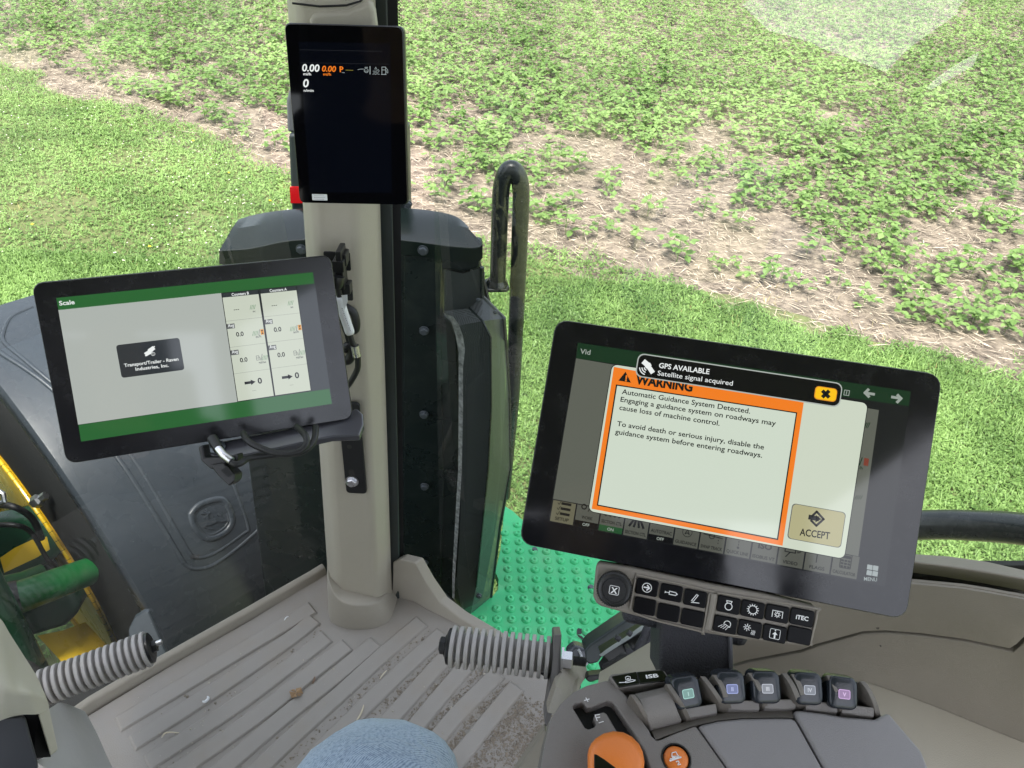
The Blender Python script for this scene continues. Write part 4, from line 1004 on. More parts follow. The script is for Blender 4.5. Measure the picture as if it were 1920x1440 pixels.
m = MB().flat([f.p(*f.l(*A(x, y)), .0005) for x, y in ((312, 980), (1680, 782), (1694, 864), (326, 1070))]); flat_part("bottom_bar", m, SCR_GREEN, DL)
m = MB(); text_px(m, f, "Scale", A(208, 328), A(292, 320), 9.5, .0007, .012); flat_part("lettering", m, SCR_TXT, scr)
m = MB(); quad = [(517, 545), (862, 503), (890, 680), (547, 722)]
us = [f.l(*A(*p)) for p in quad]; uu = sorted(p[0] for p in us); vv = sorted(p[1] for p in us)
rr(m, f, (uu[0] + uu[1]) / 2, (vv[0] + vv[1]) / 2, (uu[2] + uu[3]) / 2, (vv[2] + vv[3]) / 2, .003, .0007)
msg = flat_part("message_box", m, SCR_DARK, page)
m = MB(); text_px(m, f, "Transport/Trailer - Raven", A(562, 664), A(858, 628), 7, .001, .012); text_px(m, f, "Industries, Inc.", A(624, 684), A(805, 662), 7, .001, .012)
def ln(m, pts, wd, hh=.001): return stroke(m, f, [f.l(*A(*p)) for p in pts], wd, hh)
ln(m, [(683, 592), (700, 582)], .0045); ln(m, [(702, 574), (718, 562)], .0045); ln(m, [(678, 602), (688, 592)], .0012); ln(m, [(714, 562), (726, 552)], .0014); ln(m, [(690, 578), (706, 590)], .0012); ln(m, [(698, 564), (714, 578)], .0012)
cu_, cv_ = f.l(*A(719, 592)); ring(m, f, cu_, cv_, .0022, .0004, .001); ln(m, [(718, 586), (719, 597)], .0005)
flat_part("lettering", m, SCR_TXT, page)
cols = [((1094, 262), (1290, 243), (1377, 820), (1182, 850), "Counters B"), ((1302, 241), (1497, 222), (1578, 790), (1385, 818), "Counters A")]
for tl, tr, br, bl, ti in cols:
    mix = lambda s, t: ((tl[0] * (1 - s) + tr[0] * s) * (1 - t) + (bl[0] * (1 - s) + br[0] * s) * t, (tl[1] * (1 - s) + tr[1] * s) * (1 - t) + (bl[1] * (1 - s) + br[1] * s) * t)
    bgc = flat_part("counter_border", MB().flat([f.p(*f.l(*A(*p)), .0006) for p in (mix(-.02, -.005), mix(1.02, -.005), mix(1.02, 1.006), mix(-.02, 1.006))]), SCR_INK, DL)
    col = flat_part("counter_column", MB().flat([f.p(*f.l(*A(*p)), .0008) for p in (mix(0, 0), mix(1, 0), mix(1, 1), mix(0, 1))]), SCR_CREAM, DL)
    flat_part("column_header", MB().flat([f.p(*f.l(*A(*p)), .001) for p in (mix(0, 0), mix(1, 0), mix(1, .04), mix(0, .04))]), SCR_DARK, col)
    m = MB(); text_px(m, f, ti, A(*mix(.26, .033)), A(*mix(.74, .033)), 5.6, .0012, .012); 
    for t in (.286, .53): text_px(m, f, "Avg", A(*mix(.03, t + .03)), A(*mix(.2, t + .03)), 6.6, .0014, .008)
    flat_part("lettering", m, SCR_TXT, col)
    for t in (.286, .53):
        flat_part("average_tag", MB().flat([f.p(*f.l(*A(*p)), .0011) for p in (mix(0, t), mix(.22, t), mix(.22, t + .045), mix(0, t + .045))]), SCR_MIDGREY, col)
    m = MB()
    for t in (.257, .50, .745): m.flat([f.p(*f.l(*A(*p)), .0009) for p in (mix(0, t), mix(1, t), mix(1, t + .003), mix(0, t + .003))])
    flat_part("divider", m, SCR_LINE, col)
    for t in (.41, .65):
        m = MB(); text_px(m, f, "0.0", A(*mix(.22, t)), A(*mix(.43, t)), 9, .0012, .015); flat_part("reading", m, SCR_INK, col)
    m = MB()
    text_px(m, f, "0", A(*mix(.62, .868)), A(*mix(.74, .868)), 11.5, .0012, .02)
    flat_part("reading", m, SCR_INK, col); m = MB()
    a0, a1, a2 = mix(.28, .845), mix(.45, .845), mix(.55, .845); ln(m, [a0, a1], .0032, .0012)
    m.flat([f.p(*f.l(*A(*p)), .0012) for p in (mix(.43, .82), mix(.56, .845), mix(.43, .87))])
    for k in range(3): ln(m, [mix(.26 + k * .055, .163), mix(.29 + k * .055, .163)], .0007, .0012)
    for k in range(3): ln(m, [mix(.44 + k * .04, .925), mix(.462 + k * .04, .925)], .0003, .0012)
    flat_part("counter_lettering", m, SCR_INK, col)
    m = MB(); text_px(m, f, "ac", A(*mix(.77, .203)), A(*mix(.85, .203)), 4.2, .0012); text_px(m, f, "ac/h", A(*mix(.75, .443)), A(*mix(.9, .443)), 4.8, .0012); text_px(m, f, "gal/ac", A(*mix(.72, .685)), A(*mix(.93, .685)), 4.8, .0012)
    ln(m, [mix(.84, .42), mix(.88, .37)], .0006, .0012); ln(m, [mix(.81, .655), mix(.85, .60)], .0006, .0012)
    ln(m, [mix(.68, .65), mix(.68, .61), mix(.75, .61), mix(.75, .65), mix(.68, .65)], .0005, .0012); ln(m, [mix(.69, .63), mix(.74, .63)], .0005, .0012); ln(m, [mix(.76, .62), mix(.785, .635), mix(.785, .655)], .0005, .0012)
    flat_part("unit_lettering", m, SCR_MIDGREY, col)
    m = MB()
    for cx, cy in ((.73, .155), (.69, .40), (.86, .635)):
        for k in range(4): ln(m, [mix(cx + k * .04 - .025, cy + .02), mix(cx + k * .04 + .02, cy - .02)], .00042, .0012)
    flat_part("field_icon", m, SCR_GREENTXT, col)
    m = MB(); m.flat([f.p(*f.l(*A(*p)), .0012) for p in (mix(.9, .37), mix(.99, .37), mix(.99, .42), mix(.9, .42))]); flat_part("timer_icon", m, SCR_AMBER, col)
    m = MB(); m.flat([f.p(*f.l(*A(*p)), .0014) for p in (mix(.915, .376), mix(.975, .376), mix(.945, .395))]); m.flat([f.p(*f.l(*A(*p)), .0014) for p in (mix(.915, .414), mix(.975, .414), mix(.945, .395))]); flat_part("timer_glyph", m, SCR_INK, col)

# ---- bracket, tray, clamp and cables of the left display
PF_ = Fr(pl(660, 870), (1, 0, 0), (0, 0.07, 1))
br_ = thing("display_bracket", "black slotted steel bracket bolted to the pillar with a tray under the left display", "bracket", pl(660, 905))
m = MB(); a = PF_.l(634, 750); b = PF_.l(689, 921); rr(m, PF_, a[0], a[1], b[0], b[1], .006, .007, .006)
part("plate", m, MATBLACK, br_, bevel=.001)
m = MB(); c = PF_.l(657, 832); disc(m, PF_, c[0], c[1], .004, .0075, 14); a = PF_.l(655, 874); b = PF_.l(668, 898); rr(m, PF_, a[0], a[1], b[0], b[1], .004, .0075)
part("slot", m, mat("slot_shadow", (.03, .028, .025), .8), br_)
bolt(PF_.q(660, 902, .007), PF_.z, .0085, STEEL, br_)
tn = nrm((0.02, -.10, .99)); t0 = dep(640, 800, .965); TF = Fr(t0, nrm(np.cross((0, .78, .62), tn)) * -1, (0, 1, 1))
tq = lambda x, y: onplane(x, y, tn, t0)
part("tray", MB().prism([tq(x, y) for x, y in ((371, 836), (420, 826), (560, 800), (640, 780), (668, 764), (681, 776), (682, 796), (674, 816), (622, 818), (470, 851), (390, 866), (376, 856))], -tn * .011), mat("bracket_paint", (.06, .06, .07), .22, spec=.9, rvar=.05), br_, bevel=.0025)
cl = thing("mount_clamp", "black clamp hanging under the left display tray, with a hollow square end", "clamp", dep(410, 870, .86))
part("block", MB().prism([dep(x, y, .872) for x, y in ((371, 838), (380, 834), (384, 858), (430, 856), (445, 850), (446, 866), (425, 880), (395, 880), (376, 864))], CW * .02), BLACKP, cl, bevel=.002)
part("lever", MB().prism([dep(x, y, .865) for x, y in ((393, 872), (420, 868), (441, 890), (440, 902), (429, 912), (408, 892))], CW * .025), BLACKP, cl, bevel=.002)
part("hollow", MB().prism([dep(x, y, .864) for x, y in ((426, 874), (438, 889), (428, 895), (414, 882))], CW * .002), MATBLACK, cl)
part("bolt_head", MB().lathe(tq(407, 840), tn, [(.010, .001), (.010, .003), (.007, .006), (0, .006)], 16), DULLBOLT, cl)
cb = thing("display_cable", "looped black cable with a silver ferrule under the left display", "cable", dep(480, 840, .88))
part("sheath", MB().tube(spl([dep(*p) for p in ((428, 862, .868), (440, 870, .865), (452, 868, .868), (470, 858, .88), (520, 852, .89), (560, 849, .895), (580, 838, .90), (590, 822, .91), (592, 800, .93))], 5), .0038, 8), HOSE, cb, ang=80)
part("loop", MB().tube(spl([dep(*p) for p in ((456, 812, .90), (464, 826, .885), (484, 838, .88), (520, 850, .878), (556, 848, .88), (574, 834, .885), (572, 816, .895), (556, 800, .92))], 5), .0038, 8), HOSE, cb, ang=80)
part("ferrule", MB().tube([dep(407, 838, .875), dep(420, 854, .868), dep(434, 864, .866)], .0048, 10), STEEL, cb, ang=80)
part("plug", MB().tube([dep(398, 822, .885), dep(410, 842, .874)], .006, 10), BLACKP, cb, ang=80)
c2 = thing("connector_cable", "black connector cable with a white wrapped label running down the pillar face", "cable", pl(655, 600, -.04))
q = lambda x, y, o=-.035: pl(x, y, o)
part("lead", MB().tube(spl([q(630, 505), q(633, 530), q(638, 560), q(648, 600), q(660, 640), q(668, 655), q(671, 672), q(670, 692), q(660, 712), q(650, 726)], 5), .0042, 8), HOSE, c2, ang=80)
part("label_wrap", MB().tube(spl([q(636, 556), q(642, 580), q(650, 605), q(657, 626)], 4), [.0055] + [.0066] * 11 + [.0055], 12), WHITEP, c2, ang=80)
part("label_flag", MB().prism([q(640, 554, -.042), q(651, 553, -.042), q(652, 566, -.042), q(646, 580, -.042)], (0, .0006, 0)), WHITEP, c2)
m = MB()
for k in range(14): m.tube([q(640.5 + k * 1.15 + (k % 3) * .6, 578 + k * 3.2, -.0425), q(642.5 + k * 1.15, 578.8 + k * 3.2, -.0425)], .0004, 4)
part("label_print", m, INK, c2)
part("ferrule", MB().tube([q(665, 648), q(669, 668)], .0056, 12), STEEL, c2, ang=80)
cn = thing("connector_block", "black electrical connectors in square sockets on the pillar beside the left display", "connector", pl(640, 500))
for (x0, y0, x1, y1) in ((607, 470, 659, 506), (640, 528, 663, 562)):
    m = MB(); a = PF_.l(x0, y0); b = PF_.l(x1, y1); rr(m, PF_, a[0], a[1], b[0], b[1], .002, .0035, .003); part("socket_plate", m, MATBLACK, cn, bevel=.0006)
for (x0, y0, x1, y1, hh) in ((628, 472, 641, 500, .03), (640, 478, 650, 500, .022), (622, 490, 645, 512, .032), (628, 510, 646, 545, .024), (640, 534, 657, 553, .018)):
    m = MB(); a = PF_.l(x0, y0, hh); b = PF_.l(x1, y1, hh); rr(m, PF_, a[0], a[1], b[0], b[1], .0015, hh, hh - .001); part("connector_body", m, BLACKP, cn, bevel=.001)
part("collar", MB().lathe(PF_.q(634, 518, .03), (-.2, -.3, -1), [(.008, 0), (.0085, .004), (.008, .012), (.006, .016)], 14), BLACKP, cn)
for k, (pts, r) in enumerate((([(645, 575), (662, 585), (668, 605), (664, 620), (652, 612)], .006), ([(640, 600), (650, 630), (656, 650), (664, 660)], .003), ([(645, 655), (656, 648), (660, 662), (652, 676), (640, 674)], .007))):
    part("lead", MB().tube(spl([pl(x, y, -.014) for x, y in pts], 4), r, 8), HOSE, cn, ang=80)

# ---- slim portrait display on the pillar
A = lambda x, y: (500 + x / 3.692, y / 3.692)
DV, f, w, h = monitor([(531, 42), (757, 49), (763, 386), (557, 382)], .128, "slim portrait display at the top of the pillar, nearly black with small speed readouts", "display", .006, .024, mat("deep_cover_glass", (.002, .002, .003), .04, spec=.3))
part("mount_arm", MB().prism([pl(x, y, -.04) for x, y in ((610, 150), (690, 150), (692, 280), (612, 280))], (0, .045, 0)), BLACKP, DV)
scr = flat_part("screen", MB().flat([f.p(*f.l(*A(x, y)), .0002) for x, y in ((222, 290), (856, 300), (866, 1335), (300, 1330))]), SCR_DEEP, DV)
def lbl(s, a, b, cap, **k):
    mm = MB(); text_px(mm, f, s, A(*a), A(*b), cap / 3.692, .0006, **k); return mm
m = lbl("0.00", (247, 492), (368, 496), 48, bold=.015, shear=.18); m.v  # speed
mm = lbl("mi/h", (254, 520), (308, 522), 18); m.add(mm.v, mm.f); mm = lbl("0", (254, 602), (294, 603), 54, bold=.015, shear=.18); m.add(mm.v, mm.f); mm = lbl("n/min", (257, 634), (326, 635), 17); m.add(mm.v, mm.f)
flat_part("readout", m, SCR_TXT, scr)
m = lbl("0.00", (384, 494), (482, 497), 38, bold=.015, shear=.2)
for s, a, b, cp in (("mi/h", (392, 522), (446, 523), 18), ("P", (506, 498), (532, 499), 38)):
    mm = lbl(s, a, b, cp, bold=.015); m.add(mm.v, mm.f)
flat_part("readout", m, SCR_OR, scr)
m = MB(); ln(m, [(522, 502), (540, 503)], .0005, .0006); ln(m, [(632, 482), (650, 478), (672, 478)], .0005, .0006)
uu, vv = f.l(*A(690, 488)); ring(m, f, uu, vv, .0024, .0005, .0006); ln(m, [(680, 466), (700, 466)], .0006, .0006); ln(m, [(676, 492), (704, 492)], .0005, .0006); ln(m, [(716, 460), (716, 512)], .0009, .0006)
ln(m, [(736, 492), (760, 492), (772, 480), (780, 492), (772, 500), (740, 500)], .0004, .0006); ln(m, [(756, 464), (748, 478), (762, 478), (756, 464)], .0004, .0006); ln(m, [(734, 514), (744, 510), (754, 514), (764, 510), (780, 514)], .0005, .0006)
ln(m, [(798, 514), (798, 464), (824, 464), (824, 514), (794, 515), (828, 515)], .0006, .0006); ln(m, [(800, 484), (822, 484)], .0006, .0006); ln(m, [(826, 470), (838, 482), (840, 504), (832, 504), (830, 488)], .0005, .0006)
flat_part("status_icon", m, DIM_MENU, scr)
m = MB(); ln(m, [(548, 485), (598, 487)], .0005, .0006); flat_part("range_bar", m, em("screen_dim_yellow", srgb(140, 130, 50)), scr)
m = MB(); ln(m, [(230, 344), (800, 356)], .0002, .0006); ln(m, [(236, 434), (850, 444)], .0002, .0006); flat_part("divider", m, em("screen_faint", srgb(50, 52, 58)), scr)
m = MB(); rrpx(m, f, A(313, 1343), A(421, 1388), .0006, .0006); stc = flat_part("sticker", m, WHITEP, DV)
m = MB()
for k, (y, x0, x1) in enumerate(((1354, 330, 400), (1366, 330, 405), (1379, 335, 400))):
    for j in range(9): ln(m, [(x0 + j * (x1 - x0) / 9, y), (x0 + (j + .6) * (x1 - x0) / 9, y)], .0004, .0008)
flat_part("sticker_print", m, mat("grey_ink", (.25, .28, .3), .6), stc)

# ---- right, warning display
A = lambda x, y: (960 + x / 2.2857, 580 + y / 2.2857)
DR, f, w, h = monitor([(1041, 596), (1771, 701), (1704, 1166), (973, 1021)], .325, "large right display with an orange-framed white WARNING page and GPS banner", "display")
RFR = f
def QP(m, pts, hh): return m.flat([f.p(*f.l(*A(*p)), hh) for p in pts])
def RB(m, pts, r, hh):
    us = [f.l(*A(*p)) for p in pts]; uu = sorted(p[0] for p in us); vv = sorted(p[1] for p in us)
    return rr(m, f, (uu[0] + uu[1]) / 2, (vv[0] + vv[1]) / 2, (uu[2] + uu[3]) / 2, (vv[2] + vv[3]) / 2, r, hh)
def TX(m, s, a, b, cap, hh, **k): text_px(m, f, s, A(*a), A(*b), cap / 2.2857, hh, **k); return m
scr = flat_part("screen", QP(MB(), [(282, 143), (1710, 352), (1598, 1188), (155, 908)], .0002), em("screen_side_dark", srgb(20, 22, 24)), DR)
flat_part("title_bar", QP(MB(), [(282, 143), (1708, 352), (1700, 415), (275, 210)], .0004), DIM_GREEN, DR)
pg = flat_part("dimmed_page", QP(MB(), [(275, 210), (1572, 432), (1484, 1058), (176, 812)], .0004), DIM_GREY, DR)
flat_part("lettering", TX(MB(), "Vid", (291, 189), (335, 195), 22, .0007), DIM_TXT, scr)
m = MB()
for x0, y0, d in ((1512, 362, -1), (1628, 380, 1)):
    ln(m, [(x0, y0 - 4), (x0 + 38, y0 + 2)], .0022, .0007); t = (x0, y0 - 4) if d < 0 else (x0 + 38, y0 + 2)
    ln(m, [(t[0] - d * 14, t[1] - 14), t, (t[0] - d * 16, t[1] + 16)], .0022, .0007)
ln(m, [(1425, 346), (1446, 349), (1442, 370), (1421, 367), (1425, 346)], .0006, .0007); ln(m, [(1434, 352), (1432, 364)], .0007, .0007)
flat_part("page_arrow", m, DIM_TXT, scr)
# faint counters at the right of the dimmed page
m = MB()
for k in range(4): ln(m, [(1502 + k * 7, 508), (1512 + k * 7, 486)], .0006, .0007)
for k in range(4): ln(m, [(1468 + k * 8, 814), (1477 + k * 8, 798)], .0004, .0007)
ln(m, [(1488, 668), (1500, 636)], .0008, .0007); TX(m, "/h", (1486, 684), (1502, 687), 14, .0007)
flat_part("field_icon", m, DIM_GREEN, pg)
flat_part("timer_icon", QP(MB(), [(1509, 636), (1529, 640), (1525, 672), (1505, 668)], .0007), DIM_RED, pg)
# shortcut bar
ub0, vb0 = f.l(*A(176, 812)); ub1, _ = f.l(*A(1484, 1066)); 
xs = [f.l(*A(x, y))[0] for x, y in ((160, 905), (262, 924), (362, 945), (470, 965), (578, 985), (685, 1010), (795, 1030), (905, 1048), (1018, 1070), (1130, 1092), (1245, 1115), (1358, 1137), (1478, 1160))]
xs = [xs[0] + (xs[-1] - xs[0]) * k / 12 for k in range(13)]
vt_ = f.l(*A(170, 815))[1]; vl_ = f.l(*A(158, 905))[1]
names = ["SETUP", "WORK", "SECTION CTL", "SECTION CTL", "AUTOTRAC", "GUIDANCE", "SWAP TRACK", "QUICK LINE", "ISOBUS VT", "VIDEO", "FLAGS", "CALCULATOR"]
for k, nm in enumerate(names):
    u0, u1 = xs[k] + .0006, xs[k + 1] - .0006; cw = u1 - u0; has = k in (1, 2, 4); vbt = vl_ + (.0052 if has else 0)
    cell = flat_part("shortcut_key", MB().flat([f.p(u, v, .0005) for u, v in ((u0, vt_), (u1, vt_), (u1, vbt), (u0, vbt))]), DIM_CELL if k < 1 else DIM_CELL2, DR)
    m = MB(); cap = .0028; text_uv(m, f, nm, (u0 + u1) / 2, vbt + .002, cap, min(cw * .88, len(nm) * .0024), .0008, .012, align='c')
    cx, cy = (u0 + u1) / 2, vbt + .0125; S = lambda pts, wd=.0009: stroke(m, f, [(cx + a * .006, cy + b * .006) for a, b in pts], wd, .0008)
    if k == 0:
        for b in (.75, 0, -.75): S([(-.3, b), (.9, b)], .0022); S([(-.95, b), (-.75, b - .25), (-.5, b + .3)], .0005)
    elif k == 1: ring(m, f, cx - .004, cy, .0025, .001, .0008); S([(0, -.6), (.4, .6)], .0006); S([(.7, -.5), (.7, .4)], .001); S([(1, -.5), (1, .4)], .001)
    elif k in (2, 3):
        for a in (-1, -.35, .35, 1): S([(a, -.6), (a * .35, .6)], .0019)
    elif k == 5: ring(m, f, cx, cy, .0042, .0005, .0008); S([(-.3, -.3), (0, .4), (.3, -.3), (0, -.1), (-.3, -.3)], .0006)
    elif k == 6: S([(-1.3, .2), (1.3, 0)], .0007); ring(m, f, cx - .001, cy + .0004, .0024, .0006, .0008); [S([(.8, .5 - q * .4), (.8, .4 - q * .4)], .0006) for q in range(4)]
    elif k == 7: [S([(0, .9 - q * .4), (0, .7 - q * .4)], .0006) for q in range(4)]; disc(m, f, cx, cy - .005, .001, .0008)
    elif k == 8: text_uv(m, f, "ISO", cx, cy - .002, .005, .011, .0008, .02, align='c')
    elif k == 9: S([(-.9, .8), (-.9, -.1), (.5, -.1), (.5, .8)], .0008); S([(-.2, -.1), (-.7, -.8)], .0008); S([(.8, .6), (.8, 0), (1.1, .1), (1.1, .7)], .0006)
    elif k == 10: S([(-.2, .9), (-.2, -.8)], .0008); S([(-.2, .9), (.5, .8)], .0008)
    elif k == 11:
        rring(m, f, cx - .0045, cy - .0055, cx + .0045, cy + .0065, .001, .0006, .0008)
        for a in (-1, 0, 1):
            for b in (-1, 0, 1): rr(m, f, cx + a * .0026 - .001, cy + b * .0024 - .0024, cx + a * .0026 + .001, cy + b * .0024 - .0008, .0003, .0008)
        rr(m, f, cx - .0035, cy + .0028, cx + .0035, cy + .0052, .0003, .0008)
    flat_part("key_print", m, DIM_INK, cell)
    if k == 4:
        m = MB(); disc(m, f, cx, cy + .001, .0042, .0009); flat_part("globe_icon", m, DIM_BLUE, cell)
    if has:
        flat_part("state_strip", MB().flat([f.p(u, v, .0005) for u, v in ((u0, vbt), (u1, vbt), (u1, vl_), (u0, vl_))]), DIM_GON if k == 2 else SCR_BLACK, cell)
        m = MB(); text_uv(m, f, "ON" if k == 2 else "OFF", cx, vl_ + .0013, .0026, None, .0008, .012, align='c'); flat_part("state_lettering", m, DIM_TXT, cell)
m = MB()
for a in ((1522, 1092), (1547, 1096), (1520, 1116), (1545, 1120)): u, v = f.l(*A(*a)); rr(m, f, u, v - .0040, u + .0042, v, .0004, .0007)
TX(m, "MENU", (1508, 1162), (1564, 1166), 17, .0007)
flat_part("menu_key", m, DIM_MENU, DR)
# warning page
wp = [(430, 237), (1520, 402), (1424, 1070), (330, 862)]
flat_part("popup_edge", RB(MB(), [(427, 234), (1523, 399), (1428, 1074), (326, 865)], .005, .0010), SCR_INK, DR)
pop = flat_part("warning_page", RB(MB(), wp, .0045, .0012), SCR_PANEL, DR)
flat_part("warning_frame", QP(MB(), [(437, 247), (1249, 400), (1158, 1012), (342, 854)], .0014), SCR_OR, pop)
flat_part("warning_inner_edge", QP(MB(), [(446, 322), (1221, 442), (1139, 988), (364, 840)], .0016), SCR_INK, pop)
flat_part("warning_text_area", QP(MB(), [(451, 328), (1215, 446), (1134, 981), (370, 836)], .0018), SCR_WHITE, pop)
m = MB()
QP(m, [(487, 268), (510, 315), (456, 306)], .0019)
TX(m, "WARNING", (528, 318), (772, 352), 40, .0019, bold=.03)
for s, a, b in (("Automatic Guidance System Detected.", (470, 362), (1020, 447)), ("Engaging a guidance system on roadways may", (464, 395), (1130, 499)), ("cause loss of machine control.", (459, 430), (889, 499)), ("To avoid death or serious injury, disable the", (449, 499), (1079, 601)), ("guidance system before entering roadways.", (441, 533), (1071, 636))):
    TX(m, s, a, b, 23, .002, bold=.009)
flat_part("warning_lettering", m, SCR_INK, pop)
m = MB(); TX(m, "!", (484, 307), (492, 308), 26, .0021, bold=.03); flat_part("warning_mark", m, SCR_OR, pop)
flat_part("accept_edge", RB(MB(), [(1198, 829), (1428, 870), (1410, 1021), (1179, 983)], .003, .0014), SCR_MIDGREY, pop)
ac = flat_part("accept_key", RB(MB(), [(1201, 832), (1425, 872), (1407, 1018), (1183, 981)], .003, .0016), SCR_BTN, pop)
m = MB(); TX(m, "ACCEPT", (1232, 968), (1361, 986), 33, .002, bold=.012)
ln(m, [(1285, 884), (1304, 866), (1333, 898), (1302, 926), (1280, 904)], .0018, .002); ln(m, [(1276, 890), (1306, 896)], .004, .002); QP(m, [(1300, 880), (1324, 898), (1298, 912)], .002)
flat_part("accept_lettering", m, SCR_INK, pop)
# gps banner
flat_part("banner_edge", RB(MB(), [(540, 189), (1415, 316), (1402, 424), (528, 287)], .0055, .0023), SCR_GREY, DR)
bn = flat_part("gps_banner", RB(MB(), [(545, 194), (1410, 321), (1398, 418), (533, 283)], .005, .0025), SCR_BLACK, DR)
m = MB(); TX(m, "GPS AVAILABLE", (629, 250), (845, 278), 23, .0028, bold=.012); TX(m, "Satellite signal acquired", (623, 282), (945, 327), 22, .0028, bold=.002)
ln(m, [(568, 228), (580, 238)], .0045, .0028); ln(m, [(586, 248), (600, 268)], .004, .0028); ln(m, [(576, 246), (590, 238)], .003, .0028); 
uu, vv = f.l(*A(574, 254))
for r in (.003, .005, .007): ring(m, f, uu + .001, vv + .001, r, .0009, .0028, 8, 190, 260)
flat_part("banner_lettering", m, SCR_TXT, bn)
flat_part("close_edge", RB(MB(), [(1295, 328), (1391, 341), (1386, 399), (1293, 385)], .003, .0027), SCR_AMBER, bn)
flat_part("close_key", RB(MB(), [(1299, 332), (1388, 344), (1383, 394), (1297, 382)], .0025, .0029), SCR_YEL, bn)
m = MB(); ln(m, [(1330, 353), (1352, 375)], .003, .0031); ln(m, [(1352, 353), (1330, 374)], .003, .0031); flat_part("close_cross", m, SCR_INK, bn)

# ---- button bar below it
K = lambda x, y: (1080 + x / 4, 1040 + y / 4)
kf = Fr(RFR.p(.1, -.24, .006), RFR.x, RFR.y); f = kf
bb = thing("button_bar", "brown-grey button bar with a round dial and black icon keys below the warning display", "control panel", kf.q(1320, 1140, -.02))
bo = [(150, 75), (178, 62), (430, 103), (1000, 222), (1420, 300), (1500, 320), (1790, 392), (1826, 425), (1822, 470), (1775, 655), (1755, 688), (1720, 694), (1500, 668), (1300, 645), (960, 592), (560, 494), (185, 390), (150, 366), (128, 318), (132, 240)]
B_ = [kf.l(*K(*p)) for p in bo]; cxm = sum(p[0] for p in B_) / len(B_); cym = sum(p[1] for p in B_) / len(B_)
part("bar", MB().prism([kf.p(u, v, 0) for u, v in B_], -kf.z * .018), KEYBAR, bb, bevel=.003, seg=3, ang=30)
for pts in ([(452, 148), (1000, 268), (998, 300), (950, 575), (925, 570), (560, 480), (420, 415), (412, 360)], [(1062, 284), (1770, 398), (1808, 430), (1756, 655), (1735, 668), (1300, 618), (1022, 572), (1010, 545)]):
    P = [kf.p(*kf.l(*K(*p)), .0006) for p in pts]; part("key_surround", MB().tube(spl(P + [P[0]], 4)[:-1], .0011, 6, closed=True), KEYBAR, bb, ang=80)
P = [kf.p(*kf.l(*K(*p)), .0) for p in ((1035, 290), (1015, 420), (985, 555))]; part("centre_ridge", MB().tube(P, .003, 8), KEYBAR, bb, ang=80)
du, dv = kf.l(*K(290, 248)); dc = kf.p(du, dv, 0)
dial = part("dial", MB().lathe(dc, kf.z, [(.0145, 0), (.0145, .008), (.0132, .0098), (.0120, .0092), (.0105, .0092), (.0098, .0102), (0, .0104)], 40), BLACKP, bb, ang=30)
m = MB()
for k in range(44):
    a = 2 * math.pi * k / 44; c = dc + (kf.x * math.cos(a) + kf.y * math.sin(a)) * .0147; m.tube([c + kf.z * .001, c + kf.z * .0075], .00055, 5)
part("dial_knurl", m, BLACKP, dial)
m = MB(); rring(m, kf, du - .0042, dv - .0038, du + .0042, dv + .0038, .0012, .0005, .0107); text_uv(m, kf, "X", du, dv - .0025, .005, None, .0107, .02, align='c'); part("dial_print", m, WINK, dial, smooth=False)
keys = [(532, 243), (713, 284), (893, 325), (1143, 375), (1323, 408), (1507, 440), (1692, 468), (515, 385), (692, 432), (872, 472), (1118, 522), (1302, 555), (1488, 590), (1673, 603)]
kang = [-.02] * 3 + [.02] * 4 + [-.02] * 3 + [.02] * 4
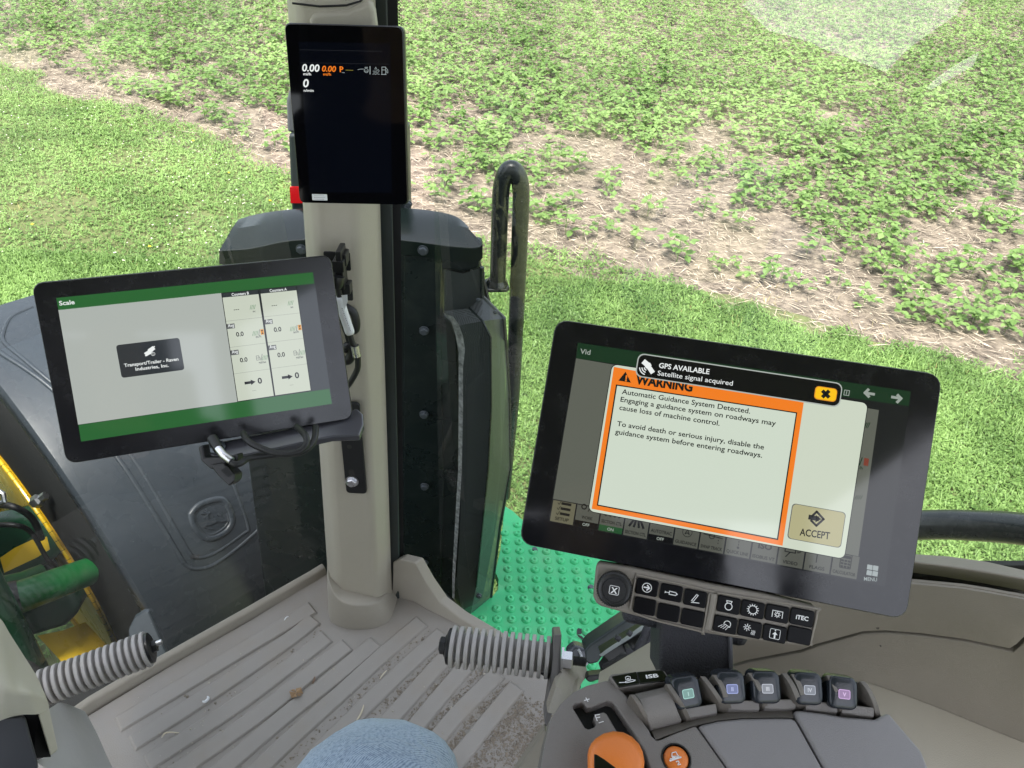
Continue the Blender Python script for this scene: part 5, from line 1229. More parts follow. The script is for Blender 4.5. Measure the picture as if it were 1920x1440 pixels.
for k, (x, y) in enumerate(keys):
    u, v = kf.l(*K(x, y)); g = kf.moved(u, v, 0); m = MB()
    rr(m, g, -.0093, -.0068, .0093, .0068, .0018, .0022, .004); kp = part("key", m, KEY, bb, bevel=.0009, seg=3)
    m = MB(); H_ = .0026; S = lambda pts, wd=.0008: stroke(m, g, [(a * .004, b * .004) for a, b in pts], wd, H_)
    if k == 0: ring(m, g, 0, 0, .0041, .0006, H_); S([(-.6, 0), (.5, 0)], .0011); S([(.05, .5), (.55, 0), (.05, -.5)], .0011)
    elif k == 1: S([(-1.2, .02), (-.5, .02)], .0006); S([(-.4, .35), (.9, .3), (1.3, 0), (.9, -.3), (-.4, -.3), (-.4, .35)], .0007); S([(-1.3, .15), (-1.1, 0), (-1.3, -.15)], .0006)
    elif k == 2: S([(-.7, -.55), (.15, .9), (.5, .8), (-.3, -.65), (-.7, -.55)], .0006); S([(-.7, -.9), (.9, -.75)], .0006)
    elif k == 3: ring(m, g, 0, -.001, .0032, .0007, H_); S([(-.55, .9), (-.4, .5)], .0007); S([(.55, .9), (.4, .5)], .0007); S([(-.55, .9), (.55, .9)], .0007)
    elif k == 4:
        ring(m, g, 0, 0, .0036, .0006, H_)
        for q in range(14): a = q * .4488; S([(math.cos(a) * .9, math.sin(a) * .9), (math.cos(a) * 1.15, math.sin(a) * 1.15)], .0006)
    elif k == 5: S([(-1.0, -.7), (-1.0, .6), (1.0, .6), (1.0, -.7)], .0006); ring(m, g, 0, -.0005, .0015, .0005, H_, 12); [S([(math.cos(q) * .42, -.12 + math.sin(q) * .42), (math.cos(q) * .6, -.12 + math.sin(q) * .6)], .0006) for q in np.arange(8) * .785]
    elif k == 6: text_uv(m, g, "iTEC", 0, -.0017, .0035, .0098, H_, .02, align='c')
    elif k == 10: ring(m, g, .0014, .001, .003, .0006, H_, 16, -60, 210); S([(.95, -.3), (-.1, .15)], .0006); [S([(.6 - q * .4, -.35 + q * .1), (.15 - q * .5, -.95 + q * .12)], .0005) for q in range(4)]
    elif k == 11:
        ring(m, g, -.0025, .0012, .0014, .0005, H_, 12); [S([(-.62 + math.cos(q) * .45, .3 + math.sin(q) * .45), (-.62 + math.cos(q) * .7, .3 + math.sin(q) * .7)], .0006) for q in np.arange(8) * .785]
        [S([(.4 + q * .28, -.95), (.3 + q * .28, -.7), (.5 + q * .28, -.4), (.38 + q * .28, -.1)], .0005) for q in range(3)]
    elif k == 12: rring(m, g, -.0042, -.004, .0042, .0042, .0012, .0004, H_); S([(0, -.75), (0, -.1)], .0013); poly(m, g, [(-.0022, -.0004), (.0022, -.0004), (0, .002)], H_); disc(m, g, 0, .003, .0006, H_, 8)
    if m.v: part("key_print", m, WINK, kp, smooth=False)
# dark stalk carrying the display
sk_ = thing("display_stalk", "dark grey textured stalk carrying the warning display above the armrest", "stalk", dep(1305, 1260, .66))
part("column", MB().prism([dep(x, y, .672) for x, y in ((1240, 1120), (1372, 1140), (1374, 1275), (1236, 1275))], CW * .05), DARKGREY, sk_, bevel=.004, seg=3)
part("edge_strip", MB().prism([dep(x, y, .668) for x, y in ((1366, 1160), (1373, 1160), (1376, 1275), (1370, 1275))], CW * .05), mat("stalk_edge", (.12, .12, .135), .5), sk_, bevel=.001)
part("head", MB().prism([RFR.p(u, v, -.03) for u, v in ((.08, -.08), (.22, -.08), (.21, -.26), (.10, -.26))], -RFR.z * .03), DARKGREY, sk_, bevel=.006)

# ================================================================== armrest console
def plate_holes(name, fr, outer, holes, h1, h0, material, parent, bevel=0.0, seg=3):
    """A plate in frame fr with real holes; outlines are local (u, v) loops."""
    bm = bmesh.new(); es = []; off = ORG[parent.name]; loops = [outer] + holes; tops = []
    for lp in loops:
        vs = [bm.verts.new(fr.p(u, v, h1) - off) for u, v in lp]; tops.append(vs)
        es += [bm.edges.new((a, b)) for a, b in zip(vs, vs[1:] + vs[:1])]
    r = bmesh.ops.triangle_fill(bm, use_beauty=True, use_dissolve=False, edges=es)
    for lp, vs in zip(loops, tops):
        lo_ = [bm.verts.new(fr.p(u, v, h0) - off) for u, v in lp]
        for k in range(len(lp)):
            j = (k + 1) % len(lp); bm.faces.new((vs[k], vs[j], lo_[j], lo_[k]))
    bmesh.ops.recalc_face_normals(bm, faces=bm.faces)
    up = fr.z; f0 = max(bm.faces, key=lambda q: q.calc_area())
    if f0.normal @ Vector(up) < 0: bmesh.ops.reverse_faces(bm, faces=bm.faces)
    me = bpy.data.meshes.new(name); bm.to_mesh(me); bm.free()
    return part(name, me, material, parent, bevel=bevel, seg=seg)
kc = dep(1300, 1290, .632)
KF = Fr(kc, (1, .05, 0), (-.05, 1, .10))
N = lambda x, y: (1000 + x / 6, 1240 + y / 6)
M_ = lambda x, y: (1280 + x / 4.571, 1240 + y / 4.571)
kl = lambda p, h=0: KF.l(p[0], p[1], h)
ac_ = thing("armrest_console", "grey-brown armrest console with a row of numbered levers and an orange lever", "armrest", kc - KF.z * .1)
body = [(1004, 1540), (1008, 1438), (1017, 1390), (1029, 1345), (1047, 1316), (1073, 1293), (1100, 1282), (1138, 1268), (1240, 1258), (1262, 1272), (1300, 1264), (1400, 1262), (1500, 1262), (1560, 1268), (1612, 1280), (1646, 1312), (1668, 1332), (1706, 1376), (1732, 1405), (1746, 1440), (1752, 1540)]
BU = [kl(p) for p in body]
part("body", MB().loft([[KF.p(u, v, -.13) for u, v in BU], [KF.p(u, v, -.016) for u, v in BU], [KF.p(*kl(((x - 1350) * .99 + 1350, (y - 1400) * .985 + 1400)), -.0105) for x, y in body]]), CONSHOUSE, ac_, bevel=.002)
pod = [(1006, 1540), (1011, 1460), (1014, 1438), (1022, 1390), (1033, 1347), (1050, 1320), (1075, 1297), (1100, 1285), (1137, 1275), (1150, 1279), (1160, 1288), (1175, 1305), (1187, 1327), (1217, 1369), (1222, 1380), (1231, 1388), (1240, 1386), (1262, 1376), (1300, 1362), (1305, 1361), (1332, 1399), (1361, 1440), (1425, 1540)]
gate = [(440, 510), (470, 477), (545, 460), (575, 480), (600, 522), (645, 522), (830, 442), (890, 455), (930, 500), (1090, 740), (1250, 1000), (1320, 1220), (1360, 1440), (1130, 1440), (1060, 1060), (940, 782), (828, 590), (795, 566), (690, 600), (676, 640), (710, 690), (698, 732), (620, 763), (580, 742)]
bu, bv = kl((1268, 1422)); BR_ = .0106
hole = [(bu + BR_ * math.cos(t), bv + BR_ * math.sin(t)) for t in np.linspace(0, 2 * math.pi, 28, endpoint=False)]
plate_holes("gate_cover", KF, [kl(p) for p in pod], [[kl(N(*p)) for p in gate], hole], .0, -.0105, CONSOLE, ac_, .0022)
part("gate_liner", MB().flat([KF.p(*kl(p), -.0098) for p in ((1060, 1310), (1160, 1305), (1260, 1470), (1240, 1500), (1180, 1500), (1080, 1380))]), MATBLACK, ac_)
m = MB(); text_px(m, KF, "F", N(715, 668), N(765, 655), 11.5, .0004, 0); ln = lambda m_, pts, wd, hh: stroke(m_, KF, [KF.l(*N(*p), hh) for p in pts], wd, hh)
m = MB(); ln(m, [(718, 668), (695, 605), (745, 598)], .0008, .0004); ln(m, [(706, 636), (748, 628)], .0008, .0004); ln(m, [(738, 692), (788, 676)], .0007, .0004); ln(m, [(575, 440), (628, 424)], .0008, .0004); ln(m, [(592, 412), (614, 452)], .0008, .0004)
part("gate_print", m, WINK, ac_, smooth=False)
p1 = [(1308, 1361), (1346, 1352), (1390, 1347.5), (1455, 1346.5), (1483, 1347), (1491, 1350), (1541, 1440), (1598, 1540), (1428, 1540), (1364, 1440)]
p2 = [(1487, 1333), (1500, 1332), (1540, 1337), (1583, 1344), (1640, 1349), (1652, 1342), (1665, 1336), (1702, 1379), (1727, 1408), (1740, 1440), (1746, 1540), (1601, 1540), (1544, 1440), (1494, 1349)]
for p in (p1, p2):
    part("palm_rest", MB().prism([KF.p(*kl(q), .0015) for q in p], -KF.z * .012), PALM, ac_, bevel=.003, seg=4)
fl_ = [(1221, 1369), (1280, 1355), (1346, 1338), (1370, 1335), (1420, 1333), (1484, 1331.5)]; fb_ = [(1229, 1387), (1300, 1361), (1346, 1351), (1390, 1346.5), (1440, 1345.5), (1488, 1345)]
part("front_slope", MB().slab([[KF.p(*kl(a, -.006), -.006) for a in fl_], [KF.p(*kl(a, -.001), -.001) for a in fb_]], -KF.z * .006), CONSHOUSE, ac_)
# switch pair
hs_ = [(1141, 1268), (1147, 1263), (1236, 1254), (1246, 1257), (1256, 1271), (1255, 1277), (1168, 1290), (1158, 1288)]
part("switch_housing", MB().prism([KF.p(*kl(p, .004), .004) for p in hs_], -KF.z * .015), CONSOLE, ac_, bevel=.0015)
for k, qd in enumerate(([(882, 168), (1158, 116), (1194, 250), (968, 288)], [(1166, 120), (1440, 96), (1462, 106), (1526, 204), (1514, 214), (1204, 250)])):
    kp = part("switch", MB().prism([KF.p(*kl(N(*p), .0055), .0055) for p in qd], -KF.z * .002), GLOSSKEY, ac_, bevel=.0004)
    m = MB()
    if k == 1: text_px(m, KF, "ISB", N(1272, 193), N(1412, 176), 7, .0062, .02)
    else:
        l2 = lambda pts, wd: stroke(m, KF, [KF.l(*N(*p), .0062) for p in pts], wd, .0062)
        l2([(968, 240), (1036, 236)], .0006); l2([(1036, 226), (1110, 206), (1150, 212), (1120, 226), (1040, 240), (1036, 226)], .0006); l2([(1040, 204), (1036, 178), (1062, 166), (1090, 174), (1092, 200), (1040, 204)], .0005); l2([(1056, 194), (1074, 190)], .0005)
    part("switch_print", m, WINK, kp, smooth=False)
# wide rocker pad
rw = [([(1190, 1301), (1247, 1288)], .003), ([(1194, 1303), (1251, 1290)], .0085), ([(1199, 1312), (1256, 1297)], .0115), ([(1206, 1330), (1265, 1316)], .0105), ([(1213, 1348), (1272, 1335)], .006), ([(1221, 1366), (1279, 1351)], -.002)]
part("rocker_pad", MB().slab([[KF.p(*kl(p, h), h) for p in ps] for ps, h in rw], -KF.z * .008), CONSOLE, ac_, bevel=.001)
FINS = [[(1181, 1302), (1191, 1316), (1205, 1341), (1221, 1366)], [(1248, 1282), (1263, 1305), (1276, 1326), (1287, 1349)], [(1313, 1268), (1330, 1290), (1346, 1314), (1354, 1331)], [(1335, 1265), (1348, 1284), (1358, 1313), (1363, 1331)], [(1402, 1261), (1416, 1282), (1427, 1308), (1432, 1329)],
        [(1466, 1262), (1481, 1284), (1493, 1312), (1499, 1327)], [(1483, 1264), (1494, 1284), (1504, 1312), (1509, 1327)], [(1549, 1266), (1562, 1288), (1573, 1317), (1577, 1336)], [(1612, 1277), (1623, 1290), (1636, 1317), (1643, 1343)]]
for F_ in FINS:
    hs2 = [.016, .0155, .008, -.003]
    pts = spl([KF.p(*kl(p, h), h) for p, h in zip(F_, hs2)], 4); base_ = [p + KF.z * (-.011 - (p - KF.o) @ KF.z) for p in pts]
    pts = [base_[0] + KF.y * .003] + pts; base_ = [base_[0] + KF.y * .003 - KF.z * .001] + base_
    part("fin", MB().slab([base_, pts], KF.x * .0042), CONSHOUSE, ac_, bevel=.0013, seg=3, ang=50)
bay = [(1262, 1274), (1400, 1266), (1500, 1266), (1612, 1280), (1640, 1340), (1500, 1326), (1360, 1330), (1290, 1348)]
part("lever_bay", MB().flat([KF.p(*kl(p, -.0095), -.0095) for p in bay]), MATBLACK, ac_)
LV = [("I", (1288, 1298), -.18, srgb(105, 200, 185), (1315, 1333), -.16), ("II", (1371, 1289), -.02, srgb(80, 115, 215), (1394, 1322), .02), ("III", (1437, 1288.5), .0, srgb(150, 160, 178), (1462, 1320), .0), ("IV", (1516, 1291), .05, srgb(128, 143, 165), (1540, 1325), .10), ("V", (1581, 1299), .12, srgb(190, 120, 215), (1608, 1332), .13)]
for nm, c, a, colr, tc, ta in LV:
    g = KF.moved(*kl(c, .012), .012, -a); tl_ = Fr(g.o, g.x, nrm(g.y * .86 + g.z * .5)); w_ = .0112
    pts = []
    for k, (s, h) in enumerate(((1.12, -.014), (1.06, -.004), (1.0, .0), (.9, .0012), (.6, .0018))):
        pts.append([tl_.p(u * s, v * s, h) for u, v in rr_pts(-w_, -w_ * 1.08, w_, w_ * 1.08, .0055, 5)])
    lv = part("control_lever", MB().loft(pts), LEVER, ac_, ang=60)
    m = MB(); rr(m, tl_, -.0044, -.0042, .0044, .0024, .0012, .0023); lb = part("lit_label", m, em("lit_label_" + nm, tuple(q * .36 + .09 for q in colr), .9, .2), lv, smooth=False)
    m = MB(); rring(m, tl_, -.0047, -.0045, .0047, .0027, .0014, .0006, .0025); part("label_border", m, em("lit_border_" + nm, tuple(min(1, q * .7 + .25) for q in colr), .9, .2), lv, smooth=False)
    m = MB(); text_uv(m, tl_, nm, 0, -.0024, .0030, None, .0027, .02, align='c'); part("label_print", m, em("lit_print_" + nm, tuple(min(1, q * .6 + .4) for q in colr), .9, .2), lv, smooth=False)
    g = KF.moved(*kl(tc, .0), .0, -ta); L2 = .0128
    m = MB().loft([[g.p(u * 1, v, h) for u, v, h in ((-L2, -.0036, -.008), (L2, -.0036, -.008), (L2, -.003, -.001), (0, -.0032, -.002), (-L2, -.003, -.001))], [g.p(u, v, h) for u, v, h in ((-L2, .0035, -.008), (L2, .0035, -.008), (L2, .003, .003), (0, .0033, .0015), (-L2, .003, .003))]])
    part("thumb_tab", m, CONSOLE, ac_, bevel=.0008)
# orange lever and button
ol = [(610, 1440), (610, 1050), (622, 985), (650, 925), (700, 868), (790, 812), (900, 786), (1010, 797), (1110, 848), (1190, 930), (1232, 1020), (1250, 1130), (1240, 1260), (1200, 1440)]
HL = .02
part("orange_lever", MB().loft([[KF.p(*kl(N(930 + (x - 930) * s, 1120 + (y - 1120) * s), h), h) for x, y in ol] for s, h in ((.9, HL - .012), (1.0, HL - .006), (1.0, HL - .002), (.94, HL + .003), (.75, HL + .0055))]), ORANGE, ac_, ang=60)
part("lever_window", MB().prism([KF.p(*kl(N(*p), HL + .0058), HL + .0058) for p in ((684, 1040), (715, 1046), (800, 1100), (930, 1196), (1010, 1300), (1040, 1440), (684, 1440))], -KF.z * .002), GLOSSKEY, ac_, bevel=.0006)
part("lever_shaft", MB().tube([KF.p(*kl(N(950, 1250), HL), HL - .008), KF.p(*kl(N(1000, 1250), HL), -.01)], .006, 10), BLACKP, ac_)
ob_ = part("orange_button", MB().lathe(KF.p(bu, bv, -.008), KF.z, [(.0098, 0), (.0098, .0068), (.0088, .0080), (.005, .0086), (0, .0087)], 32), ORANGE, ac_, ang=50)
part("button_ring", MB().lathe(KF.p(bu, bv, -.009), KF.z, [(.0112, 0), (.0112, .0096), (.0104, .0096), (.0102, .0)], 32), BLACKP, ac_)
m = MB(); B4 = lambda pts, wd=.0007: stroke(m, KF, [KF.l(*N(*p), .0012) for p in pts], wd, .0012)
B4([(1560, 1060), (1560, 1030), (1605, 1018), (1620, 1050)]); B4([(1556, 1068), (1640, 1068), (1652, 1088)]); B4([(1538, 1118), (1660, 1078)], .0012); B4([(1574, 1086), (1590, 1078)], .0016); B4([(1612, 1076), (1634, 1066)], .0014); B4([(1540, 1096), (1568, 1092)])
B4([(1608, 1130), (1630, 1122), (1640, 1136), (1626, 1164), (1656, 1158)], .0008)
part("button_print", m, WINK, ob_, smooth=False)

# ------------------------------------------------------------------ foot pegs
def peg(label, a, da, b, db, r, n, seed):
    A_, B2 = dep(*a, da), dep(*b, db); axd = nrm(B2 - A_); L = np.linalg.norm(B2 - A_); p_ = L / n
    t = thing("foot_peg", label, "foot peg", (A_ + B2) / 2 - [0, 0, r], "ribbed foot pegs above the mat")
    prof = [(r * .55, 0)]
    for k in range(n):
        z = k * p_; prof += [(r * .95, z + p_ * .02), (r, z + p_ * .08), (r, z + p_ * .52), (r * .95, z + p_ * .58), (r * .70, z + p_ * .60), (r * .70, z + p_ * 1.0)]
    prof.append((r * .55, L))
    part("ribbed_rubber", MB().lathe(A_, axd, prof, 30), RUBBER, t, ang=35)
    m = MB().lathe(A_, -axd, [(r * .86, -.001), (r * .86, .004), (r * .7, .006), (r * .5, .006)], 24); part("washer", m, BLACKP, t)
    return t, A_, B2, axd
t, A_, B2, axd = peg("right ribbed grey rubber foot peg on a flat bar, over the mat edge", (846, 1212), 1.03, (1036, 1234), 1.02, .0272, 14, 1)
bolt(A_ - axd * .006, -axd, .0115, BLACKP, t, "bolt_head")
part("flat_bar", MB().prism([dep(x, y, d) for x, y, d in ((1038, 1191, 1.0), (1053, 1190, 1.0), (1051, 1262, 1.0), (1044, 1300, .98), (1032, 1352, .95), (1024, 1366, .94), (1020, 1352, .95), (1028, 1300, .98), (1034, 1258, 1.0))], CW * .035), mat("grey_steel_bar", (.14, .13, .125), .45, metal=.2, var=.15, vscale=30), t, bevel=.0015)
e0 = dep(1052, 1236, 1.02); part("nut", MB().lathe(e0, axd, [(.017, 0), (.017, .003), (.012, .0032), (.012, .014), (.010, .0155), (0, .0155)], 6), STEEL, t, ang=25)
part("thread", MB().lathe(e0, axd, [(.0055 if k % 2 else .0064, .014 + k * .0009) for k in range(22)] + [(0, .034)], 14), HOSE, t, ang=80)
t, A_, B2, axd = peg("left ribbed grey rubber foot peg in front of the windscreen", (278, 1216), 1.12, (74, 1292), 1.08, .0258, 15, 2)
part("bolt_head", MB().lathe(A_ - axd * .006, -axd, [(.009, 0), (.009, .006), (0, .006)], 6), BLACKP, t)
part("bolt_tip", MB().lathe(A_ - axd * .012 + [0, 0, .004], -axd, [(.004, 0), (.004, .008), (0, .008)], 10), STEEL, t)

# ------------------------------------------------------------------ steering column foot, lower left
sc_ = thing("steering_column", "tan steering column shroud with a black slot beside the left foot peg", "steering column", dep(60, 1380, .9))
S_ = lambda x, y, d: dep(x / 3.271, 1000 + y / 3.271, d)
rows = [[S_(-260, 300, .80), S_(-120, 430, .82), S_(0, 520, .84), S_(60, 615, .85), S_(140, 740, .86), S_(222, 870, .86), S_(262, 955, .86)],
        [S_(-260, 560, .755), S_(-120, 640, .765), S_(0, 720, .785), S_(50, 790, .79), S_(100, 870, .795), S_(168, 930, .80), S_(276, 985, .83)],
        [S_(-260, 850, .735), S_(-120, 880, .745), S_(0, 905, .755), S_(50, 925, .76), S_(110, 955, .77), S_(200, 975, .785), S_(290, 1022, .83)],
        [S_(-260, 1010, .735), S_(-120, 1030, .745), S_(0, 1035, .755), S_(50, 1035, .762), S_(115, 1038, .772), S_(215, 1040, .79), S_(298, 1050, .835)],
        [S_(-260, 1230, .745), S_(-120, 1195, .752), S_(0, 1150, .76), S_(60, 1128, .77), S_(140, 1112, .78), S_(240, 1108, .80), S_(302, 1074, .84)]]
sp2 = lambda R: list(map(list, zip(*[spl(c, 4) for c in zip(*[spl(r, 4) for r in R])])))
part("shroud", MB().slab(sp2(rows), (CW - .66 * CR - .34 * CU) * .05), LTAN, sc_, ang=50)
part("inner_cover", MB().prism([S_(-200, 1180, .79), S_(0, 1146, .79), S_(155, 1112, .80), S_(190, 1250, .80), S_(232, 1400, .80), S_(240, 1600, .80), S_(-200, 1600, .78)], (CW - .66 * CR - .42 * CU) * .06), mat("dark_shroud", (.035, .036, .042), .45), sc_, bevel=.004)
part("slot", MB().prism([S_(140, 1108, .84), S_(245, 1100, .84), S_(312, 1372, .86), S_(200, 1380, .84)], (CW - .6 * CR - .42 * CU) * .04), MATBLACK, sc_)
part("side_strip", MB().prism([S_(232, 1108, .815), S_(300, 1068, .83), S_(356, 1328, .85), S_(308, 1366, .84)], (CW - .6 * CR - .42 * CU) * .03), LTAN, sc_, bevel=.002)
rows = [[S_(296, 1080, .98), S_(330, 1058, 1.02), S_(372, 1038, 1.06), S_(450, 1062, 1.10), S_(522, 1092, 1.14)], [S_(316, 1240, .95), S_(360, 1230, .98), S_(420, 1215, 1.02), S_(500, 1210, 1.07), S_(592, 1222, 1.13)], [S_(300, 1350, .92), S_(360, 1345, .95), S_(440, 1345, .98), S_(540, 1360, 1.03), S_(668, 1392, 1.11)], [S_(220, 1400, .88), S_(300, 1450, .9), S_(420, 1500, .93), S_(560, 1540, .98), S_(760, 1580, 1.06)]]
part("foot_cover", MB().slab(sp2(rows), (CW - .55 * CR - .42 * CU) * .012), FOOTG, sc_, ang=60)

# ------------------------------------------------------------------ latch and nose trim, right of the peg
L7 = lambda x, y, d: dep(1000 + x / 7.2, 1140 + y / 7.2, d)
la = thing("window_latch", "black window latch with a pale strip and a rubber loop beside the display stalk", "latch", L7(1200, 650, 1.06))
part("sash_bar", MB().prism([L7(x, y, 1.16) for x, y in ((1300, 120), (1420, 120), (1640, 180), (1560, 220), (940, 640), (880, 740), (760, 772), (690, 720), (690, 570), (760, 490))], CW * .05), SLATE, la, bevel=.004)
part("body", MB().prism([L7(x, y, 1.07) for x, y in ((905, 650), (1290, 420), (1520, 290), (1640, 320), (1680, 470), (1500, 590), (940, 915), (915, 880), (1020, 740), (960, 670))], CW * .04), BLACKP, la, bevel=.003)
part("pale_strip", MB().slab([[L7(895, 640, 1.06), L7(1000, 560, 1.06), L7(1150, 462, 1.06), L7(1290, 372, 1.06), L7(1440, 262, 1.06), L7(1560, 195, 1.06)], [L7(930, 655, 1.055), L7(1030, 590, 1.055), L7(1170, 500, 1.055), L7(1310, 412, 1.055), L7(1450, 310, 1.055), L7(1575, 232, 1.055)]], CW * .003), mat("pale_grey_strip", (.32, .34, .33), .4), la)
part("loop", MB().tube(spl([L7(x, y, 1.05) for x, y in ((1395, 600), (1440, 500), (1500, 390), (1530, 300), (1560, 272), (1592, 310), (1570, 420), (1500, 520), (1420, 620))], 4), .006, 10), DARKGREY, la, ang=80)
part("catch", MB().prism([L7(x, y, 1.045) for x, y in ((1250, 560), (1300, 535), (1380, 610), (1385, 640), (1300, 690), (1260, 650))], CW * .02), DARKGREY, la, bevel=.003)
for a, b in (((1110, 380), (1170, 430)), ((1270, 320), (1320, 360))):
    part("clip", MB().tube([L7(*a, 1.05), L7(*b, 1.05)], .004, 8), DARKGREY, la)
part("strap", MB().tube(spl([L7(x, y, 1.04) for x, y in ((940, 800), (1100, 720), (1200, 650), (1260, 640))], 4), .004, 8), HOSE, la)
part("clear_sleeve", MB().tube(spl([L7(x, y, 1.15) for x, y in ((610, 560), (650, 640), (640, 700), (700, 760), (730, 740))], 4), .0022, 6), mat("clear_sleeve_plastic", (.5, .52, .55), .15), la, ang=80)
part("lower_clip", MB().prism([L7(x, y, 1.03) for x, y in ((700, 960), (740, 915), (930, 890), (1000, 940), (760, 1010))], CW * .02), BLACKP, la, bevel=.002)
part("pivot", MB().prism([L7(x, y, 1.16) for x, y in ((430, 620), (560, 500), (720, 560), (760, 760), (640, 790), (520, 760))], CW * .03), mat("pivot_smoke", (.06, .065, .08), .2), la, bevel=.006)
nt_ = thing("console_foot", "grey-tan moulded foot bracket carrying the right foot peg bar", "bracket", L7(500, 1000, .99))
part("top_face", MB().slab([[L7(355, 840, 1.0), L7(470, 805, 1.02), L7(560, 778, 1.04), L7(745, 888, 1.05)], [L7(385, 880, .995), L7(480, 930, 1.0), L7(560, 970, 1.01), L7(690, 980, 1.03)], [L7(300, 1060, .95), L7(420, 1100, .96), L7(510, 1140, .97), L7(640, 1060, .99)], [L7(180, 1420, .92), L7(300, 1440, .92), L7(420, 1460, .92), L7(600, 1300, .93)]], CW * .03), GREYTAN, nt_, ang=20, bevel=.002)
part("support_strip", MB().prism([dep(x, y, .93) for x, y in ((1022, 1366), (1030, 1385), (1018, 1440), (1000, 1500), (930, 1500), (985, 1420))], CW * .02), GREYTAN, nt_, bevel=.003)
part("nose_trim", MB().prism([dep(x, y, d) for x, y, d in ((1126, 1272, .95), (1236, 1206, .95), (1262, 1200, .95), (1262, 1300, .85), (1120, 1320, .85))], CW * .02), GREYTAN, nt_, bevel=.003)

# ------------------------------------------------------------------ the driver, seated below the camera
def skin(name, verts, edges, rad, material, parent, root=0, lv=2):
    me = bpy.data.meshes.new(name); off = ORG[parent.name] if parent is not None else np.zeros(3)
    me.from_pydata([tuple(np.asarray(v) - off) for v in verts], edges, [])
    o = bpy.data.objects.new(name, me); COL.objects.link(o); o.parent = parent; ORG[o.name] = off
    o.modifiers.new("skin", 'SKIN'); s = o.modifiers.new("sub", 'SUBSURF'); s.levels = lv; s.render_levels = lv
    for k, r in enumerate(rad):
        me.skin_vertices[0].data[k].radius = r if hasattr(r, '__len__') else (r, r); me.skin_vertices[0].data[k].use_root = (k == root)
    dg = bpy.context.evaluated_depsgraph_get(); dg.update()
    m2 = bpy.data.meshes.new_from_object(o.evaluated_get(dg)); o.modifiers.clear(); o.data = m2; m2.name = name
    m2.materials.clear(); m2.materials.append(material); m2.polygons.foreach_set("use_smooth", [True] * len(m2.polygons))
    return o
def denim():
    m, nt, b = _mat("denim"); Nn, L = nt.nodes, nt.links
    co = Nn.new("ShaderNodeTexCoord").outputs["Object"]
    mp = Nn.new("ShaderNodeMapping"); mp.inputs["Rotation"].default_value = (.6, .5, .7); L.new(co, mp.inputs[0])
    wv = Nn.new("ShaderNodeTexWave"); wv.inputs["Scale"].default_value = 210; wv.inputs["Distortion"].default_value = 1.5; wv.inputs["Detail"].default_value = 2; wv.inputs["Detail Scale"].default_value = 3
    L.new(mp.outputs[0], wv.inputs[0])
    n1 = Nn.new("ShaderNodeTexNoise"); n1.inputs["Scale"].default_value = 420; n1.inputs["Detail"].default_value = 3; L.new(co, n1.inputs["Vector"])
    n2 = Nn.new("ShaderNodeTexNoise"); n2.inputs["Scale"].default_value = 16; n2.inputs["Detail"].default_value = 4; L.new(co, n2.inputs["Vector"])
    a = Nn.new("ShaderNodeMath"); a.operation = 'MULTIPLY_ADD'; a.inputs[1].default_value = .35; L.new(wv.outputs["Fac"], a.inputs[0]); L.new(n1.outputs["Fac"], a.inputs[2])
    c = Nn.new("ShaderNodeMath"); c.operation = 'MULTIPLY_ADD'; c.inputs[1].default_value = .5; L.new(n2.outputs["Fac"], c.inputs[0]); L.new(a.outputs[0], c.inputs[2])
    r = Nn.new("ShaderNodeValToRGB"); e = r.color_ramp.elements; e[0].position = .5; e[0].color = (.09, .14, .225, 1); e[1].position = 1.0; e[1].color = (.36, .45, .56, 1)
    L.new(c.outputs[0], r.inputs[0]); L.new(r.outputs[0], b.inputs["Base Color"]); b.inputs["Roughness"].default_value = .9; b.inputs["Sheen Weight"].default_value = .2
    bp = Nn.new("ShaderNodeBump"); bp.inputs["Distance"].default_value = .001; bp.inputs["Strength"].default_value = .6; L.new(a.outputs[0], bp.inputs["Height"])
    n3 = Nn.new("ShaderNodeTexNoise"); n3.inputs["Scale"].default_value = 26; n3.inputs["Detail"].default_value = 3; n3.inputs["Distortion"].default_value = .8; L.new(mp.outputs[0], n3.inputs["Vector"])
    b2 = Nn.new("ShaderNodeBump"); b2.inputs["Distance"].default_value = .012; b2.inputs["Strength"].default_value = .7; L.new(n3.outputs["Fac"], b2.inputs["Height"]); L.new(bp.outputs[0], b2.inputs["Normal"]); L.new(b2.outputs[0], b.inputs["Normal"])
    return m
DENIM = denim(); SHIRT = mat("dark_shirt", (.02, .022, .03), .9, var=.2); SKINM = mat("skin", (.45, .27, .2), .5, var=.06, vscale=20); BOOT = mat("brown_boot", (.09, .055, .035), .6, var=.2)
knee = dep(704, 1470, .615); fo = np.array([knee[0] + .03, knee[1] + .08, .07]); hipR, hipL = np.array([-.07, -.22, .47]), np.array([-.33, -.22, .47]); pelv = np.array([-.20, -.30, .50])
kneeL = np.array([-.50, .18, .50]); foL = np.array([-.54, .26, .07])
pe = thing("person", "seated driver's bent knee in faded blue jeans above the grey mat", "person", (-.1, 0, 0))
chest, neck, head = np.array([-.20, -.46, .92]), np.array([-.20, -.44, 1.14]), np.array([-.20, -.42, 1.28])
shR, shL = np.array([.02, -.46, 1.05]), np.array([-.42, -.46, 1.05])
elR, elL = np.array([.10, -.30, .80]), np.array([-.50, -.30, .80]); haR, haL = np.array([.02, -.10, .62]), np.array([-.40, -.08, .60])
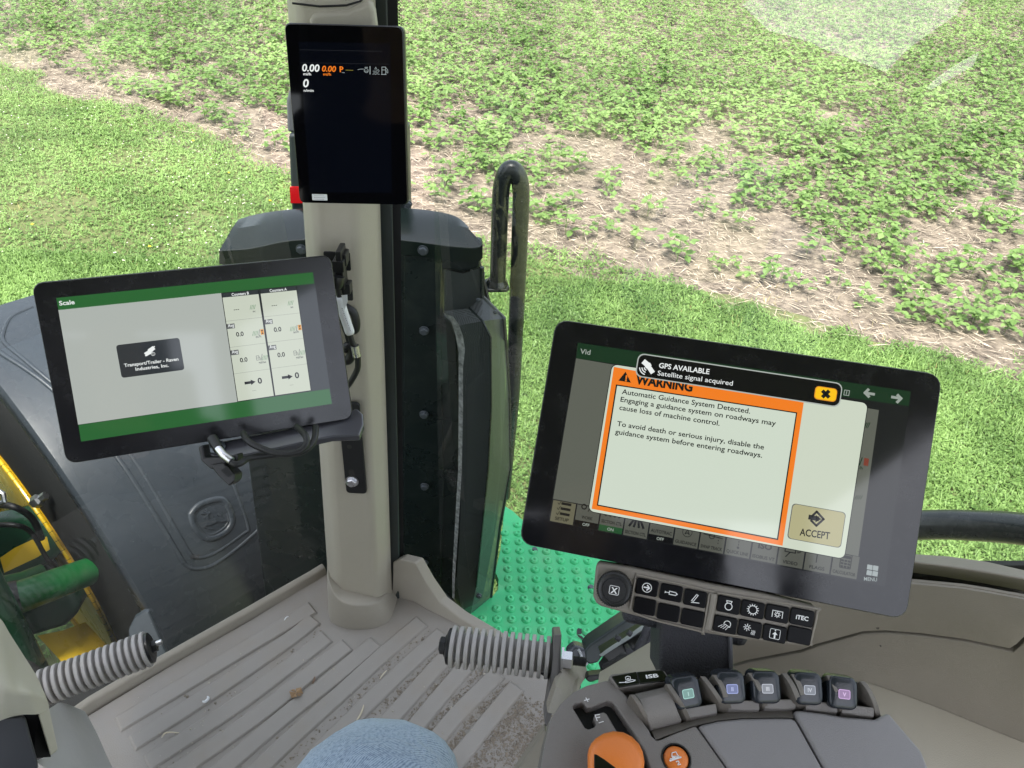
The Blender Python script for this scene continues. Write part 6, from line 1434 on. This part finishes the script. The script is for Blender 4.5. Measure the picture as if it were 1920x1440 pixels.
skin("body", [pelv, chest, neck, head, head + [0, .02, .10], shR, elR, haR, shL, elL, haL, hipR, knee - [0, 0, .01], fo + [0, 0, .06], fo + [0, .10, -.03], hipL, kneeL - [0, 0, .01], foL + [0, 0, .06], foL + [0, .10, -.03]],
     [(0, 1), (1, 2), (2, 3), (3, 4), (1, 5), (5, 6), (6, 7), (1, 8), (8, 9), (9, 10), (0, 11), (11, 12), (12, 13), (13, 14), (0, 15), (15, 16), (16, 17), (17, 18)],
     [.11, .12, .05, .085, .06, .055, .04, .028, .055, .04, .028, .075, .05, .035, .035, .075, .05, .035, .035], SKINM, pe)
md = lambda a, b, t: a * (1 - t) + b * t
jeans_ = skin("jeans", [pelv, hipR, md(hipR, knee, .5), knee - [0, .03, .0], knee + [0, .012, -.02], md(knee, fo, .25), md(knee, fo, .6), fo + [0, 0, .07], hipL, md(hipL, kneeL, .5), kneeL, md(kneeL, foL, .3), foL + [0, 0, .07], pelv + [0, -.06, .14]],
     [(0, 1), (1, 2), (2, 3), (3, 4), (4, 5), (5, 6), (6, 7), (0, 8), (8, 9), (9, 10), (10, 11), (11, 12), (0, 13)], [.14, .095, .090, .077, .070, .068, .062, .06, .095, .085, .072, .068, .06, .13], DENIM, pe, lv=3)
from mathutils import noise as _ns
for v_ in jeans_.data.vertices:
    c_ = v_.co; q_ = Vector((c_.x * 9 + c_.z * 6, c_.y * 26, c_.z * 26))
    v_.co = c_ + v_.normal * (.0042 * _ns.noise(q_) + .0026 * _ns.noise(Vector((c_.x * 40, c_.y * 60 + c_.x * 25, c_.z * 50))))
skin("shirt", [pelv + [0, -.06, .12], chest, neck - [0, 0, .05], shR, md(shR, elR, .7), shL, md(shL, elL, .7)], [(0, 1), (1, 2), (1, 3), (3, 4), (1, 5), (5, 6)], [.15, .17, .08, .085, .06, .085, .06], SHIRT, pe)
for q in (fo, foL):
    part("shoe", MB().loft([[q + np.array([-.045, -.07, -.066]), q + np.array([.045, -.07, -.066]), q + np.array([.04, -.07, .03]), q + np.array([-.04, -.07, .03])], [q + np.array([-.05, .04, -.066]), q + np.array([.05, .04, -.066]), q + np.array([.042, .04, .03]), q + np.array([-.042, .04, .03])], [q + np.array([-.045, .18, -.066]), q + np.array([.045, .18, -.066]), q + np.array([.035, .18, -.01]), q + np.array([-.035, .18, -.01])]]), BOOT, pe, bevel=.02, seg=3)
se = thing("driver_seat", "dark driver's seat under the person", "seat", (-.1, -.4, 0))
part("cushion", MB().prism([(-.48, -.64, .28), (.10, -.64, .28), (.10, -.10, .28), (-.48, -.10, .28)], (0, 0, .10)), DARKGREY, se, bevel=.03, seg=3)
part("backrest", MB().prism([(-.48, -.72, .30), (.10, -.72, .30), (.10, -.62, .30), (-.48, -.62, .30)], (0, -.1, 1.12)), DARKGREY, se, bevel=.03, seg=3)  # out of view; made tall to darken the right display's reflection
part("pedestal", MB().prism([(-.26, -.55, 0), (.06, -.55, 0), (.06, -.2, 0), (-.26, -.2, 0)], (0, 0, .29)), BLACKP, se, bevel=.01)
